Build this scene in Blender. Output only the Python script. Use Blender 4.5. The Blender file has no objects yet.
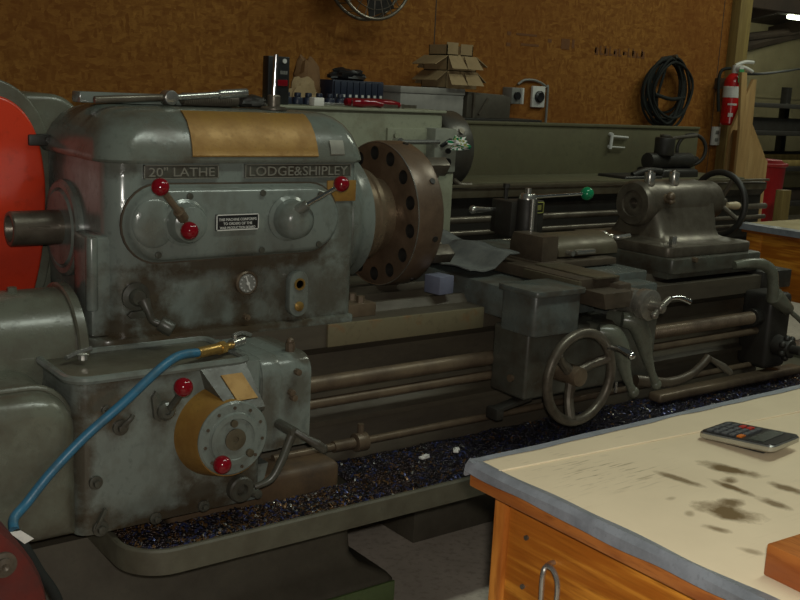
import bpy, bmesh, math, random
from mathutils import Vector, Matrix, Euler, noise as mnoise
random.seed(7)
PI = math.pi
S = bpy.context.scene
C = S.collection

# ------------------------------------------------------------------ camera
YAW, PITCH, ROLL = math.radians(37.4), math.radians(11.6), math.radians(2.9)
cam_d = bpy.data.cameras.new('camera'); cam_d.lens = 1040/800*36; cam_d.sensor_width = 36
cam_d.clip_start = 0.02
cam = bpy.data.objects.new('camera', cam_d); C.objects.link(cam)
fw = Vector((math.sin(YAW)*math.cos(PITCH), math.cos(YAW)*math.cos(PITCH), -math.sin(PITCH)))
rt = Vector((math.cos(YAW), -math.sin(YAW), 0)); up = rt.cross(fw)
rt2 = rt*math.cos(ROLL)+up*math.sin(ROLL); up2 = up*math.cos(ROLL)-rt*math.sin(ROLL)
m = Matrix((rt2, up2, -fw)).transposed().to_4x4(); m.translation = Vector((0, 0, 1.53))
cam.matrix_world = m
S.camera = cam

# ------------------------------------------------------------------ world, lights, exposure
S.view_settings.view_transform = 'Standard'; S.view_settings.look = 'None'
S.view_settings.exposure = 0.0; S.view_settings.gamma = 1.0; S.view_settings.use_curve_mapping = False
W = bpy.data.worlds.new('shop_air'); S.world = W; W.use_nodes = True
W.node_tree.nodes['Background'].inputs[0].default_value = (0.80, 0.92, 0.85, 1)
W.node_tree.nodes['Background'].inputs[1].default_value = 0.032
def area_light(name, loc, aim, sx, sy, power, col):
    d = bpy.data.lights.new(name, 'AREA'); d.shape = 'RECTANGLE'; d.size = sx; d.size_y = sy
    d.energy = power; d.color = col
    o = bpy.data.objects.new(name, d); C.objects.link(o); o.location = loc
    o.rotation_euler = (Vector(aim)-Vector(loc)).to_track_quat('-Z', 'Y').to_euler()
    return o
# the camera's own flash, just above the lens
fl = bpy.data.lights.new('camera_flash', 'POINT'); fl.energy = 80; fl.shadow_soft_size = 0.02
fl.color = (1.0, 0.95, 0.86)
fo = bpy.data.objects.new('camera_flash', fl); C.objects.link(fo)
fo.location = Vector((0, 0, 1.53)) + up2*0.06 + rt2*0.02 - fw*0.02
# fluorescent shop lights under the roof
area_light('shop_light', (2.6, 0.8, 4.3), (2.6, 1.8, 0), 2.4, .3, 46, (0.90, 1.0, 0.86))
area_light('shop_light', (6.4, 2.4, 4.3), (6.2, 3.0, 0), 2.4, .3, 50, (0.95, 1.0, 0.80))
area_light('bay_light', (10.0, 6.2, 2.60), (10.0, 6.9, 0), 2.4, .3, 26, (0.95, 1.0, 0.82))

# ------------------------------------------------------------------ materials
def new_mat(name):
    mt = bpy.data.materials.new(name); mt.use_nodes = True
    nt = mt.node_tree; b = nt.nodes['Principled BSDF']
    return mt, nt, b
def N(nt, t, **kw):
    n = nt.nodes.new(t)
    for k, v in kw.items():
        if k.startswith('i_'):
            key = k[2:]
            n.inputs[int(key) if key.isdigit() else key].default_value = v
        else: setattr(n, k, v)
    return n
def c4(c): return (c[0], c[1], c[2], 1)
def coords(nt, scale=(1, 1, 1), rot=(0, 0, 0)):
    tc = N(nt, 'ShaderNodeTexCoord'); mp = N(nt, 'ShaderNodeMapping')
    mp.inputs['Scale'].default_value = scale; mp.inputs['Rotation'].default_value = rot
    nt.links.new(tc.outputs['Object'], mp.inputs['Vector']); return mp.outputs['Vector']
def noise_ramp(nt, vec, scale, lo, hi, detail=6, rough=.6):
    n = N(nt, 'ShaderNodeTexNoise'); n.inputs['Scale'].default_value = scale
    n.inputs['Detail'].default_value = detail; n.inputs['Roughness'].default_value = rough
    nt.links.new(vec, n.inputs['Vector'])
    r = N(nt, 'ShaderNodeValToRGB'); r.color_ramp.elements[0].position = lo; r.color_ramp.elements[1].position = hi
    nt.links.new(n.outputs['Fac'], r.inputs['Fac']); return r.outputs['Color']
def mix(nt, fac, a, b):
    mx = N(nt, 'ShaderNodeMix', data_type='RGBA')
    for s, v in ((0, fac), (6, a), (7, b)):
        if hasattr(v, 'links'): nt.links.new(v, mx.inputs[s])
        elif s == 0: mx.inputs[0].default_value = v
        else: mx.inputs[s].default_value = c4(v)
    return mx.outputs[2]
def bump(nt, b, h, strength=.3, dist=.01):
    bp = N(nt, 'ShaderNodeBump'); bp.inputs['Strength'].default_value = strength; bp.inputs['Distance'].default_value = dist
    nt.links.new(h, bp.inputs['Height']); nt.links.new(bp.outputs[0], b.inputs['Normal'])
def plain(name, col, rough=.5, metal=0., spec=.5):
    mt, nt, b = new_mat(name); v = coords(nt)
    f = noise_ramp(nt, v, 30, .35, .75)
    c = mix(nt, f, col, tuple(x*.8 for x in col))
    nt.links.new(c, b.inputs['Base Color'])
    b.inputs['Roughness'].default_value = rough; b.inputs['Metallic'].default_value = metal
    b.inputs['Specular IOR Level'].default_value = spec
    return mt
def stain(nt, c, spots, plane, soil):
    """oily marks with ragged outlines: (u, v, ru, rv, angle, strength) on the xy or xz plane"""
    if not spots: return c
    tc = N(nt, 'ShaderNodeTexCoord'); src = tc.outputs['Object']
    if plane == 'xz':
        sx = N(nt, 'ShaderNodeSeparateXYZ'); nt.links.new(src, sx.inputs[0])
        cb = N(nt, 'ShaderNodeCombineXYZ'); nt.links.new(sx.outputs[0], cb.inputs[0]); nt.links.new(sx.outputs[2], cb.inputs[1]); src = cb.outputs[0]
    wob = N(nt, 'ShaderNodeTexNoise'); wob.inputs['Scale'].default_value = 26; wob.inputs['Detail'].default_value = 5
    wob.inputs['Roughness'].default_value = .65; nt.links.new(src, wob.inputs['Vector'])
    for (x, y, rx, ry, an, k) in spots:
        va = N(nt, 'ShaderNodeMapping', vector_type='TEXTURE')
        va.inputs['Location'].default_value = (x, y, 0); va.inputs['Rotation'].default_value = (0, 0, an); va.inputs['Scale'].default_value = (rx, ry, 1)
        nt.links.new(src, va.inputs['Vector'])
        sz = N(nt, 'ShaderNodeVectorMath', operation='MULTIPLY'); sz.inputs[1].default_value = (1, 1, 0); nt.links.new(va.outputs[0], sz.inputs[0])
        ln = N(nt, 'ShaderNodeVectorMath', operation='LENGTH'); nt.links.new(sz.outputs[0], ln.inputs[0])
        a2 = N(nt, 'ShaderNodeMath', operation='MULTIPLY_ADD'); a2.inputs[1].default_value = 1.6
        nt.links.new(wob.outputs['Fac'], a2.inputs[0]); nt.links.new(ln.outputs['Value'], a2.inputs[2])
        mr = N(nt, 'ShaderNodeMapRange'); mr.inputs[1].default_value = 1.25; mr.inputs[2].default_value = 1.95
        mr.inputs[3].default_value = k; mr.inputs[4].default_value = 0
        nt.links.new(a2.outputs[0], mr.inputs[0]); c = mix(nt, mr.outputs[0], c, soil)
    return c
def worn(name, col, dirt, rough=.4, metal=0., lo=.45, hi=.75, scale=7, scratch=None, spec=.5, stretch=(1, 1, 1), spots=(), soil=(.05, .034, .018)):
    """painted or bare metal with blotchy grime and fine scuffs"""
    mt, nt, b = new_mat(name); v = coords(nt, stretch)
    f1 = noise_ramp(nt, v, scale, lo, hi, 8, .65)
    c = mix(nt, f1, col, dirt)
    f2 = noise_ramp(nt, v, scale*9, .55, .72, 4, .6)
    c = mix(nt, f2, c, scratch or tuple(x*.75 for x in col))
    c = stain(nt, c, spots, 'xz', soil)
    nt.links.new(c, b.inputs['Base Color'])
    rr = N(nt, 'ShaderNodeMapRange'); rr.inputs[3].default_value = rough; rr.inputs[4].default_value = min(1, rough+.25)
    nt.links.new(f1, rr.inputs[0]); nt.links.new(rr.outputs[0], b.inputs['Roughness'])
    b.inputs['Metallic'].default_value = metal; b.inputs['Specular IOR Level'].default_value = spec
    bump(nt, b, f2, .08, .004)
    return mt
def wood(name, c1, c2, scale=(1, 8, 8), rough=.5, ring=3.0):
    mt, nt, b = new_mat(name); v = coords(nt, scale)
    n = N(nt, 'ShaderNodeTexNoise'); n.inputs['Scale'].default_value = 1.6; n.inputs['Detail'].default_value = 3
    nt.links.new(v, n.inputs['Vector'])
    mu = N(nt, 'ShaderNodeMath', operation='MULTIPLY'); mu.inputs[1].default_value = ring*6
    nt.links.new(n.outputs['Fac'], mu.inputs[0])
    sn = N(nt, 'ShaderNodeMath', operation='SINE'); nt.links.new(mu.outputs[0], sn.inputs[0])
    r = N(nt, 'ShaderNodeMapRange'); r.inputs[1].default_value = -1; nt.links.new(sn.outputs[0], r.inputs[0])
    c = mix(nt, r.outputs[0], c1, c2)
    f = noise_ramp(nt, v, 9, .5, .8)
    c = mix(nt, f, c, tuple(x*.7 for x in c2))
    nt.links.new(c, b.inputs['Base Color']); b.inputs['Roughness'].default_value = rough
    return mt
def osb(name):
    mt, nt, b = new_mat(name)
    def flakes(sc, rot, stretch):
        v = coords(nt, stretch, (0, rot, 0))
        vo = N(nt, 'ShaderNodeTexVoronoi'); vo.inputs['Scale'].default_value = sc; nt.links.new(v, vo.inputs['Vector'])
        sp = N(nt, 'ShaderNodeSeparateColor'); nt.links.new(vo.outputs['Color'], sp.inputs[0]); return sp.outputs[0]
    f1 = flakes(16, .35, (1.6, 1, 4.2)); f2 = flakes(19, -.5, (3.8, 1, 1.7))
    n = noise_ramp(nt, coords(nt, (1, 1, 1.6)), 9, .42, .58, 4)
    m1 = N(nt, 'ShaderNodeMix', data_type='FLOAT'); nt.links.new(n, m1.inputs[0]); nt.links.new(f1, m1.inputs[2]); nt.links.new(f2, m1.inputs[3])
    fine = noise_ramp(nt, coords(nt, (1, 1, 3)), 60, .3, .7, 4)
    c1 = mix(nt, m1.outputs[0], (.18, .065, .012), (.345, .158, .033))
    dk = N(nt, 'ShaderNodeMath', operation='MULTIPLY'); dk.inputs[1].default_value = .45; nt.links.new(fine, dk.inputs[0])
    c2 = mix(nt, dk.outputs[0], c1, (.13, .045, .009))
    big = noise_ramp(nt, coords(nt), 1.1, .42, .68, 4)
    bg = N(nt, 'ShaderNodeMath', operation='MULTIPLY'); bg.inputs[1].default_value = .55; nt.links.new(big, bg.inputs[0])
    c3 = mix(nt, bg.outputs[0], c2, (.17, .055, .010))
    nt.links.new(c3, b.inputs['Base Color']); b.inputs['Roughness'].default_value = .8
    b.inputs['Specular IOR Level'].default_value = .15
    return mt
def concrete():
    mt, nt, b = new_mat('concrete'); v = coords(nt)
    f = noise_ramp(nt, v, 3, .35, .7, 8); g = noise_ramp(nt, v, 40, .5, .75)
    c = mix(nt, f, (.55, .48, .40), (.38, .33, .27)); c = mix(nt, g, c, (.30, .25, .20))
    nt.links.new(c, b.inputs['Base Color']); b.inputs['Roughness'].default_value = .8
    return mt
def cardboard(name, stains):
    mt, nt, b = new_mat(name); v = coords(nt)
    f = noise_ramp(nt, v, 6, .3, .8, 6)
    c = mix(nt, f, (.74, .615, .425), (.655, .54, .37))
    if stains:
        st = coords(nt, (14, 170, 1), (0, 0, .12))      # scuffed corrugations
        q = noise_ramp(nt, st, 1.0, .55, .68, 3); w = noise_ramp(nt, v, 5, .50, .64, 4)
        mm = N(nt, 'ShaderNodeMath', operation='MULTIPLY'); nt.links.new(q, mm.inputs[0]); nt.links.new(w, mm.inputs[1])
        tcs = N(nt, 'ShaderNodeTexCoord'); ds = N(nt, 'ShaderNodeVectorMath', operation='DISTANCE'); ds.inputs[1].default_value = (-.50, .465, .012)
        nt.links.new(tcs.outputs['Object'], ds.inputs[0])
        near = N(nt, 'ShaderNodeMapRange'); near.inputs[1].default_value = .06; near.inputs[2].default_value = .24; near.inputs[3].default_value = 1.0; near.inputs[4].default_value = .08
        nt.links.new(ds.outputs['Value'], near.inputs[0])
        m3 = N(nt, 'ShaderNodeMath', operation='MULTIPLY'); nt.links.new(mm.outputs[0], m3.inputs[0]); nt.links.new(near.outputs[0], m3.inputs[1])
        c = mix(nt, m3.outputs[0], c, (.17, .12, .06))
        c = stain(nt, c, stains, 'xy', (.16, .105, .045))
    nt.links.new(c, b.inputs['Base Color']); b.inputs['Roughness'].default_value = .75
    b.inputs['Specular IOR Level'].default_value = .25
    return mt
def chip_bed():
    mt, nt, b = new_mat('chip_bed'); v = coords(nt)
    vo = N(nt, 'ShaderNodeTexVoronoi'); vo.inputs['Scale'].default_value = 130; nt.links.new(v, vo.inputs['Vector'])
    r = N(nt, 'ShaderNodeValToRGB'); e = r.color_ramp.elements
    sp = N(nt, 'ShaderNodeSeparateColor'); nt.links.new(vo.outputs['Color'], sp.inputs[0])
    e[0].position = 0; e[0].color = (.013, .013, .018, 1); e[1].position = 1; e[1].color = (.080, .074, .112, 1)
    x = e.new(.6); x.color = (.024, .021, .031, 1)
    nt.links.new(sp.outputs[0], r.inputs['Fac'])
    f = noise_ramp(nt, v, 5, .40, .62, 4)
    sx = N(nt, 'ShaderNodeSeparateXYZ'); nt.links.new(v, sx.inputs[0])
    mr = N(nt, 'ShaderNodeMapRange'); mr.inputs[1].default_value = -.75; mr.inputs[2].default_value = -.15
    mr.inputs[3].default_value = 1; mr.inputs[4].default_value = 0.05; nt.links.new(sx.outputs[0], mr.inputs[0])
    mm = N(nt, 'ShaderNodeMath', operation='MULTIPLY'); nt.links.new(f, mm.inputs[0]); nt.links.new(mr.outputs[0], mm.inputs[1])
    c = mix(nt, mm.outputs[0], r.outputs['Color'], (.095, .048, .019))
    nt.links.new(c, b.inputs['Base Color']); b.inputs['Roughness'].default_value = .35; b.inputs['Metallic'].default_value = .2
    bump(nt, b, vo.outputs['Distance'], 1.0, .02)
    return mt

PAINT = dict(col=(.163, .186, .166), dirt=(.062, .045, .027), rough=.17, metal=0, lo=.47, hi=.78, scale=6, stretch=(1, 1, .7))
MP = worn('grey_machine_paint', **PAINT)
def rel(l): return [(x-2.2, z, a, b_, c, d) for x, z, a, b_, c, d in l]
MPH = worn('stained_headstock_paint', spots=rel([(1.31, 1.045, .36, .026, 0, .8), (1.05, .975, .085, .075, .3, .85), (1.10, .90, .09, .05, -.5, .8), (1.343, .985, .065, .06, 0, .85), (1.34, .90, .04, .05, 0, .8),
    (1.47, .95, .05, .085, 0, .75), (1.25, .865, .45, .028, 0, .85), (1.60, .94, .10, .09, .5, .6), (.99, .88, .05, .06, 0, .8), (1.37, 1.10, .03, .06, 0, .5), (1.66, 1.12, .035, .10, 0, .5), (1.0, 1.30, .05, .03, 0, .5), (1.55, 1.065, .08, .03, .3, .7), (1.25, .93, .05, .05, .5, .5), (1.17, 1.02, .06, .02, .1, .6)]), **PAINT)
MPG = worn('stained_gearbox_paint', spots=rel([(1.03, .483, .26, .028, .05, .9), (.80, .65, .03, .20, 0, .8), (.85, .79, .06, .07, .4, .75), (1.20, .56, .075, .06, 0, .9), (.95, .845, .18, .02, 0, .7), (.885, .735, .04, .04, 0, .7), (.84, .50, .05, .05, 0, .8),
    (1.0, .76, .045, .06, 0, .75), (1.05, .60, .03, .06, .3, .6), (1.10, .53, .08, .05, -.1, .8), (1.28, .70, .03, .10, 0, .6), (1.37, .75, .05, .05, 0, .6), (1.34, .61, .08, .02, 0, .8), (1.40, .83, .05, .02, 0, .7)]), **PAINT)
OLV = worn('olive_grey_paint', (.13, .138, .105), (.055, .042, .026), .24, 0, .42, .72, 6)
MPD = worn('oily_machine_paint', (.075, .078, .063), (.036, .026, .016), .26, 0, .38, .66, 8)
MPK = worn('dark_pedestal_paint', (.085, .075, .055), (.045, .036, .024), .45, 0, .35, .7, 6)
GRN = worn('green_grey_paint', (.108, .102, .072), (.055, .045, .028), .4, 0, .4, .7, 6)
BGP = worn('pale_green_machine_paint', (.27, .28, .20), (.14, .12, .07), .45, 0, .5, .8, 6)
SGP = worn('drab_green_panel_paint', (.108, .102, .054), (.075, .062, .030), .55, 0, .4, .75, 3)
RED = worn('red_guard_paint', (.56, .040, .013), (.32, .024, .010), .30, 0, .45, .85, 3)
DRED = worn('dirty_red_paint', (.115, .014, .010), (.05, .012, .009), .45, 0, .4, .7, 9)
DKB = worn('dark_brown_iron', (.092, .070, .048), (.042, .030, .019), .38, .2, .40, .68, 9)
OLS = worn('olive_stained_steel', (.125, .108, .070), (.07, .052, .03), .36, .3, .42, .66, 7)
STB = worn('clean_steel', (.30, .28, .24), (.12, .10, .075), .24, .6, .45, .72, 9)
STL = worn('oily_steel', (.15, .13, .10), (.055, .042, .028), .30, .45, .40, .68, 10)
BRN = worn('browned_steel', (.17, .125, .08), (.075, .05, .032), .34, .3, .40, .70, 9)
RUS = worn('rusty_way', (.17, .145, .085), (.20, .085, .025), .42, .2, .52, .64, 6, stretch=(1, 1, 1))
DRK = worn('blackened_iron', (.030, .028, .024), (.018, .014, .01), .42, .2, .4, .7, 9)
BRT = plain('bright_steel', (.50, .49, .45), .25, .85)
CHR = plain('chrome', (.75, .75, .73), .12, 1)
BRS = worn('aged_brass', (.30, .165, .035), (.20, .095, .018), .45, .25, .4, .75, 12, stretch=(1, 1, 1))
BRB = worn('bright_brass', (.45, .28, .08), (.2, .1, .03), .3, .7, .5, .8, 20)
LET = plain('worn_letter_metal', (.26, .25, .21), .4, .4)
BLK = plain('black_plastic', (.014, .014, .015), .35)
RUB = plain('black_rubber', (.016, .018, .016), .75, 0, .25)
BAL = plain('red_knob_plastic', (.20, .004, .010), .10)
GRB = plain('green_knob_plastic', (.01, .22, .09), .15)
BLU = worn('blue_rubber_hose', (.030, .135, .23), (.04, .075, .09), .4, 0, .5, .75, 14)
WHT = plain('white_enamel', (.62, .62, .58), .4)
YEL = plain('yellow_print', (.36, .38, .10), .5)
OSB = osb('osb_board')
CON = concrete()
LUM = wood('treated_lumber', (.25, .18, .055), (.19, .13, .038), (9, 9, .8), .7)
PLY = wood('plywood', (.42, .27, .11), (.33, .20, .075), (6, 6, .7), .65)
ORW = wood('varnished_pine', (.70, .29, .035), (.38, .115, .012), (2.6, 1.5, 20), .30, 2.4)
ORW2 = wood('varnished_pine_post', (.66, .26, .045), (.34, .10, .014), (9, 9, 1.6), .30, 3.0)
ORG = wood('reddish_pine', (.46, .16, .035), (.27, .07, .014), (16, 2.2, 16), .35, 2)
CBT = cardboard('brown_cardboard', None)
CBX = worn('box_cardboard', (.33, .235, .12), (.26, .18, .09), .75, 0, .4, .7, 5)
CBY = worn('bench_cardboard', (.42, .35, .20), (.34, .28, .15), .75, 0, .4, .7, 5)
TAP = worn('grey_duct_tape', (.225, .24, .265), (.13, .14, .155), .28, 0, .4, .7, 18)
CHB = chip_bed()
LCD = plain('calculator_window', (.035, .042, .034), .2)
NGT = worn('dusty_sheet_metal', (.33, .28, .16), (.24, .20, .11), .6, 0, .4, .7, 1.2)
TMB = worn('dark_timber', (.045, .028, .018), (.03, .02, .014), .7, 0, .4, .7, 3)
GRY = plain('grey_enamel', (.20, .20, .18), .5)
CSE = plain('case_grey', (.30, .29, .26), .5)
BRZ = worn('bronze_nose_steel', (.30, .23, .15), (.16, .11, .07), .22, .6, .4, .7, 9)
BED = worn('oily_bed_iron', (.082, .068, .046), (.045, .034, .022), .5, .0, .40, .68, 9, stretch=(.3, 1, 1))
CLO = worn('oily_cloth', (.13, .135, .125), (.07, .075, .075), .8, 0, .4, .7, 12)
NVY = plain('navy_plastic', (.018, .024, .045), .4)
TIN = plain('white_paper', (.75, .73, .68), .8)
def emit(name, col, s):
    mt, nt, b = new_mat(name); b.inputs['Emission Color'].default_value = c4(col)
    b.inputs['Emission Strength'].default_value = s; return mt
LAMP = emit('lit_fluorescent_tube', (.95, 1, .72), 9)

# ------------------------------------------------------------------ mesh helpers
def catmull(pts, n, closed=False):
    P = [Vector(p) for p in pts]; out = []; L = len(P)
    rng = range(L if closed else L-1)
    for i in rng:
        p0 = P[(i-1) % L] if closed or i > 0 else P[0]; p1 = P[i]; p2 = P[(i+1) % L]
        p3 = P[(i+2) % L] if closed or i+2 < L else P[-1]
        for k in range(n):
            t = k/n
            out.append(.5*((2*p1)+(p2-p0)*t+(2*p0-5*p1+4*p2-p3)*t*t+(3*p1-p0-3*p2+p3)*t**3))
    if not closed: out.append(P[-1])
    return out
class MB:
    def __init__(s): s.bm = bmesh.new(); s.mi = 0
    def _new(s, n0):
        s.bm.faces.ensure_lookup_table()
        for f in s.bm.faces[n0:]: f.material_index = s.mi
    def box(s, x0, x1, y0, y1, z0, z1, bev=0, seg=2, rot=None):
        n0 = len(s.bm.faces)
        c = Vector(((x0+x1)/2, (y0+y1)/2, (z0+z1)/2))
        mt = Matrix.Translation(c)
        if rot: mt = mt @ Euler(rot).to_matrix().to_4x4()
        mt = mt @ Matrix.Diagonal((x1-x0, y1-y0, z1-z0, 1))
        r = bmesh.ops.create_cube(s.bm, size=1, matrix=mt)
        if bev:
            es = list({e for v in r['verts'] for e in v.link_edges})
            bmesh.ops.bevel(s.bm, geom=es, offset=bev, segments=seg, affect='EDGES', profile=.5)
        s._new(n0); return s
    def cyl(s, p0, p1, r0, r1=None, seg=32, bev=0):
        n0 = len(s.bm.faces)
        p0 = Vector(p0); p1 = Vector(p1); d = p1-p0
        q = d.to_track_quat('Z', 'Y').to_matrix().to_4x4()
        r = bmesh.ops.create_cone(s.bm, cap_ends=True, cap_tris=False, segments=seg, radius1=r0,
                                  radius2=r0 if r1 is None else r1, depth=d.length, matrix=Matrix.Translation((p0+p1)/2) @ q)
        if bev:
            es = [e for e in {e for v in r['verts'] for e in v.link_edges} if any(len(f.verts) > 4 for f in e.link_faces)]
            bmesh.ops.bevel(s.bm, geom=es, offset=bev, segments=2, affect='EDGES', profile=.5)
        s._new(n0); return s
    def sph(s, c, r, sc=(1, 1, 1), seg=24):
        n0 = len(s.bm.faces)
        bmesh.ops.create_uvsphere(s.bm, u_segments=seg, v_segments=max(8, seg*2//3), radius=r,
                                  matrix=Matrix.Translation(Vector(c)) @ Matrix.Diagonal((sc[0], sc[1], sc[2], 1)))
        s._new(n0); return s
    def loft(s, rings, cap=True, closed=False):
        n0 = len(s.bm.faces)
        vs = [[s.bm.verts.new(p) for p in r] for r in rings]; n = len(vs[0])
        R = len(vs)
        for i in range(R if closed else R-1):
            a, b = vs[i], vs[(i+1) % R]
            for k in range(n): s.bm.faces.new((a[k], a[(k+1) % n], b[(k+1) % n], b[k]))
        if cap and not closed:
            s.bm.faces.new(vs[0][::-1]); s.bm.faces.new(vs[-1])
        s._new(n0); return s
    def tube(s, pts, r, seg=10, n=6, closed=False):
        k = len(pts)
        P = catmull(pts, n, closed) if n > 1 else [Vector(p) for p in pts]
        L = len(P)
        if isinstance(r, (list, tuple)):
            rr = []
            for i in range(L):
                t = i/(L-1)*(k-1); a = min(int(t), k-2); f = t-a; rr.append(r[a]*(1-f)+r[a+1]*f)
        else: rr = [r]*L
        rings = []; up = None
        for i in range(L):
            if closed: t = P[(i+1) % L]-P[i-1]
            else: t = P[min(i+1, L-1)]-P[max(i-1, 0)]
            t.normalize()
            if up is None:
                up = Vector((0, 0, 1)) if abs(t.z) < .9 else Vector((1, 0, 0))
            a = t.cross(up)
            if a.length < 1e-6: a = t.orthogonal()
            a.normalize(); up = a.cross(t)
            rings.append([P[i]+(a*math.cos(2*PI*j/seg)+up*math.sin(2*PI*j/seg))*rr[i] for j in range(seg)])
        return s.loft(rings, cap=True, closed=closed)
    def ring(s, c, axis, R, r, seg=40, cs=10, sc=1):
        ax = Vector(axis).normalized(); a = ax.orthogonal().normalized(); b = ax.cross(a)
        pts = [Vector(c)+(a*math.cos(2*PI*i/seg)+b*math.sin(2*PI*i/seg))*R for i in range(seg)]
        return s.tube(pts, r, cs, 1, True)
    def rev(s, c, axis, prof, seg=40):
        """closed or open profile of (radius, height) revolved about axis through c"""
        ax = Vector(axis).normalized(); a = ax.orthogonal().normalized(); b = ax.cross(a); c = Vector(c)
        rings = []
        for r, h in prof:
            r = max(r, 1e-4)
            rings.append([c+ax*h+(a*math.cos(2*PI*i/seg)+b*math.sin(2*PI*i/seg))*r for i in range(seg)])
        return s.loft(rings)
    def prism(s, poly, axis, a, b, bev=0, seg=2):
        n0 = len(s.bm.faces)
        def f(p, t): return {'x': (t, p[0], p[1]), 'y': (p[0], t, p[1]), 'z': (p[0], p[1], t)}[axis]
        v0 = [s.bm.verts.new(f(p, a)) for p in poly]; v1 = [s.bm.verts.new(f(p, b)) for p in poly]
        n = len(poly); fs = []
        for i in range(n): fs.append(s.bm.faces.new((v0[i], v0[(i+1) % n], v1[(i+1) % n], v1[i])))
        c0 = s.bm.faces.new(v0[::-1]); c1 = s.bm.faces.new(v1)
        if bev:
            bmesh.ops.recalc_face_normals(s.bm, faces=fs+[c0, c1])
            es = list(c0.edges)+list(c1.edges)
            bmesh.ops.bevel(s.bm, geom=es, offset=bev, segments=seg, affect='EDGES', profile=.5)
        s._new(n0); return s
    def grid(s, fn, nu, nv, thick=None):
        n0 = len(s.bm.faces)
        g = [[s.bm.verts.new(fn(i/nu, j/nv)) for j in range(nv+1)] for i in range(nu+1)]
        for i in range(nu):
            for j in range(nv): s.bm.faces.new((g[i][j], g[i+1][j], g[i+1][j+1], g[i][j+1]))
        if thick:
            h = [[s.bm.verts.new(Vector(g[i][j].co)-Vector((0, 0, thick))) for j in range(nv+1)] for i in range(nu+1)]
            for i in range(nu):
                for j in range(nv): s.bm.faces.new((h[i][j], h[i][j+1], h[i+1][j+1], h[i+1][j]))
            edge = [(i, 0) for i in range(nu)]+[(nu, j) for j in range(nv)]+[(i, nv) for i in range(nu, 0, -1)]+[(0, j) for j in range(nv, 0, -1)]
            for k in range(len(edge)):
                a, b = edge[k], edge[(k+1) % len(edge)]
                s.bm.faces.new((g[a[0]][a[1]], h[a[0]][a[1]], h[b[0]][b[1]], g[b[0]][b[1]]))
        s._new(n0); return s
    def text(s, body, x0, x1, z0, z1, y, depth=.002, yaw=0):
        """lettering standing on the plane Y = y, facing -Y, fitted to a rectangle"""
        cu = bpy.data.curves.new('lettering', 'FONT'); cu.body = body; cu.extrude = .02; cu.align_x = 'LEFT'
        cu.resolution_u = 3
        o = bpy.data.objects.new('lettering', cu); C.objects.link(o)
        dg = bpy.context.evaluated_depsgraph_get(); dg.update()
        me = bpy.data.meshes.new_from_object(o.evaluated_get(dg))
        xs = [v.co.x for v in me.vertices]; ys = [v.co.y for v in me.vertices]
        ax, bx, ay, by = min(xs), max(xs), min(ys), max(ys)
        for v in me.vertices:
            x, yy, z = v.co
            v.co = (x0+(x-ax)/(bx-ax)*(x1-x0), y-depth*(z+.02)/.04, z0+(yy-ay)/(by-ay)*(z1-z0))
        n0 = len(s.bm.faces)
        s.bm.from_mesh(me); s._new(n0)
        bpy.data.objects.remove(o); bpy.data.curves.remove(cu); bpy.data.meshes.remove(me)
        return s
def rrect(x0, x1, y0, y1, r, n=6):
    """rounded rectangle, r = radius or (at x0y0, x1y0, x1y1, x0y1)"""
    if not isinstance(r, (tuple, list)): r = (r,)*4
    out = []
    for (cx, cy, rr, a0) in ((x0+r[0], y0+r[0], r[0], PI), (x1-r[1], y0+r[1], r[1], 1.5*PI), (x1-r[2], y1-r[2], r[2], 0), (x0+r[3], y1-r[3], r[3], .5*PI)):
        for k in range(n+1):
            a = a0+k/n*PI/2; out.append((cx+rr*math.cos(a), cy+rr*math.sin(a)))
    return out
def root_loc(o):
    while o.parent: o = o.parent
    return Vector(o.location)
def ob(name, mb, mats, parent=None, label=None, smooth=35, loc=None):
    bm = mb.bm
    bmesh.ops.recalc_face_normals(bm, faces=bm.faces)
    off = root_loc(parent) if parent else Vector(loc or (0, 0, 0))
    if off.length: bmesh.ops.translate(bm, verts=bm.verts, vec=-off)
    lim = math.radians(smooth)
    for f in bm.faces: f.smooth = True
    for e in bm.edges:
        if len(e.link_faces) == 2 and e.calc_face_angle(0) > lim: e.smooth = False
    me = bpy.data.meshes.new(name); bm.to_mesh(me); bm.free()
    for mt in (mats if isinstance(mats, (list, tuple)) else [mats]): me.materials.append(mt)
    o = bpy.data.objects.new(name, me); C.objects.link(o)
    o.location = off if not parent else (0, 0, 0)
    if parent: o.parent = parent
    if label: o['label'] = label
    return o
def tag(o, label, cat, group=None, kind=None):
    o['label'] = label; o['category'] = cat
    if group: o['group'] = group
    if kind: o['kind'] = kind
    return o
def thing(name, loc, label, cat, group=None):
    o = bpy.data.objects.new(name, None); C.objects.link(o); o.location = loc; o.empty_display_size = .05
    return tag(o, label, cat, group)
def struct(name, mb, mt, parent=None):
    o = ob(name, mb, mt, parent, smooth=30)
    if not parent: o['kind'] = 'structure'
    return o
def copy_tree(o, loc, label=None):
    r = o.copy(); C.objects.link(r); r.location = loc
    if label: r['label'] = label
    for ch in list(o.children):
        c = ch.copy(); C.objects.link(c); c.parent = r
        for g in list(ch.children):
            d = g.copy(); C.objects.link(d); d.parent = c
    return r
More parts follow.
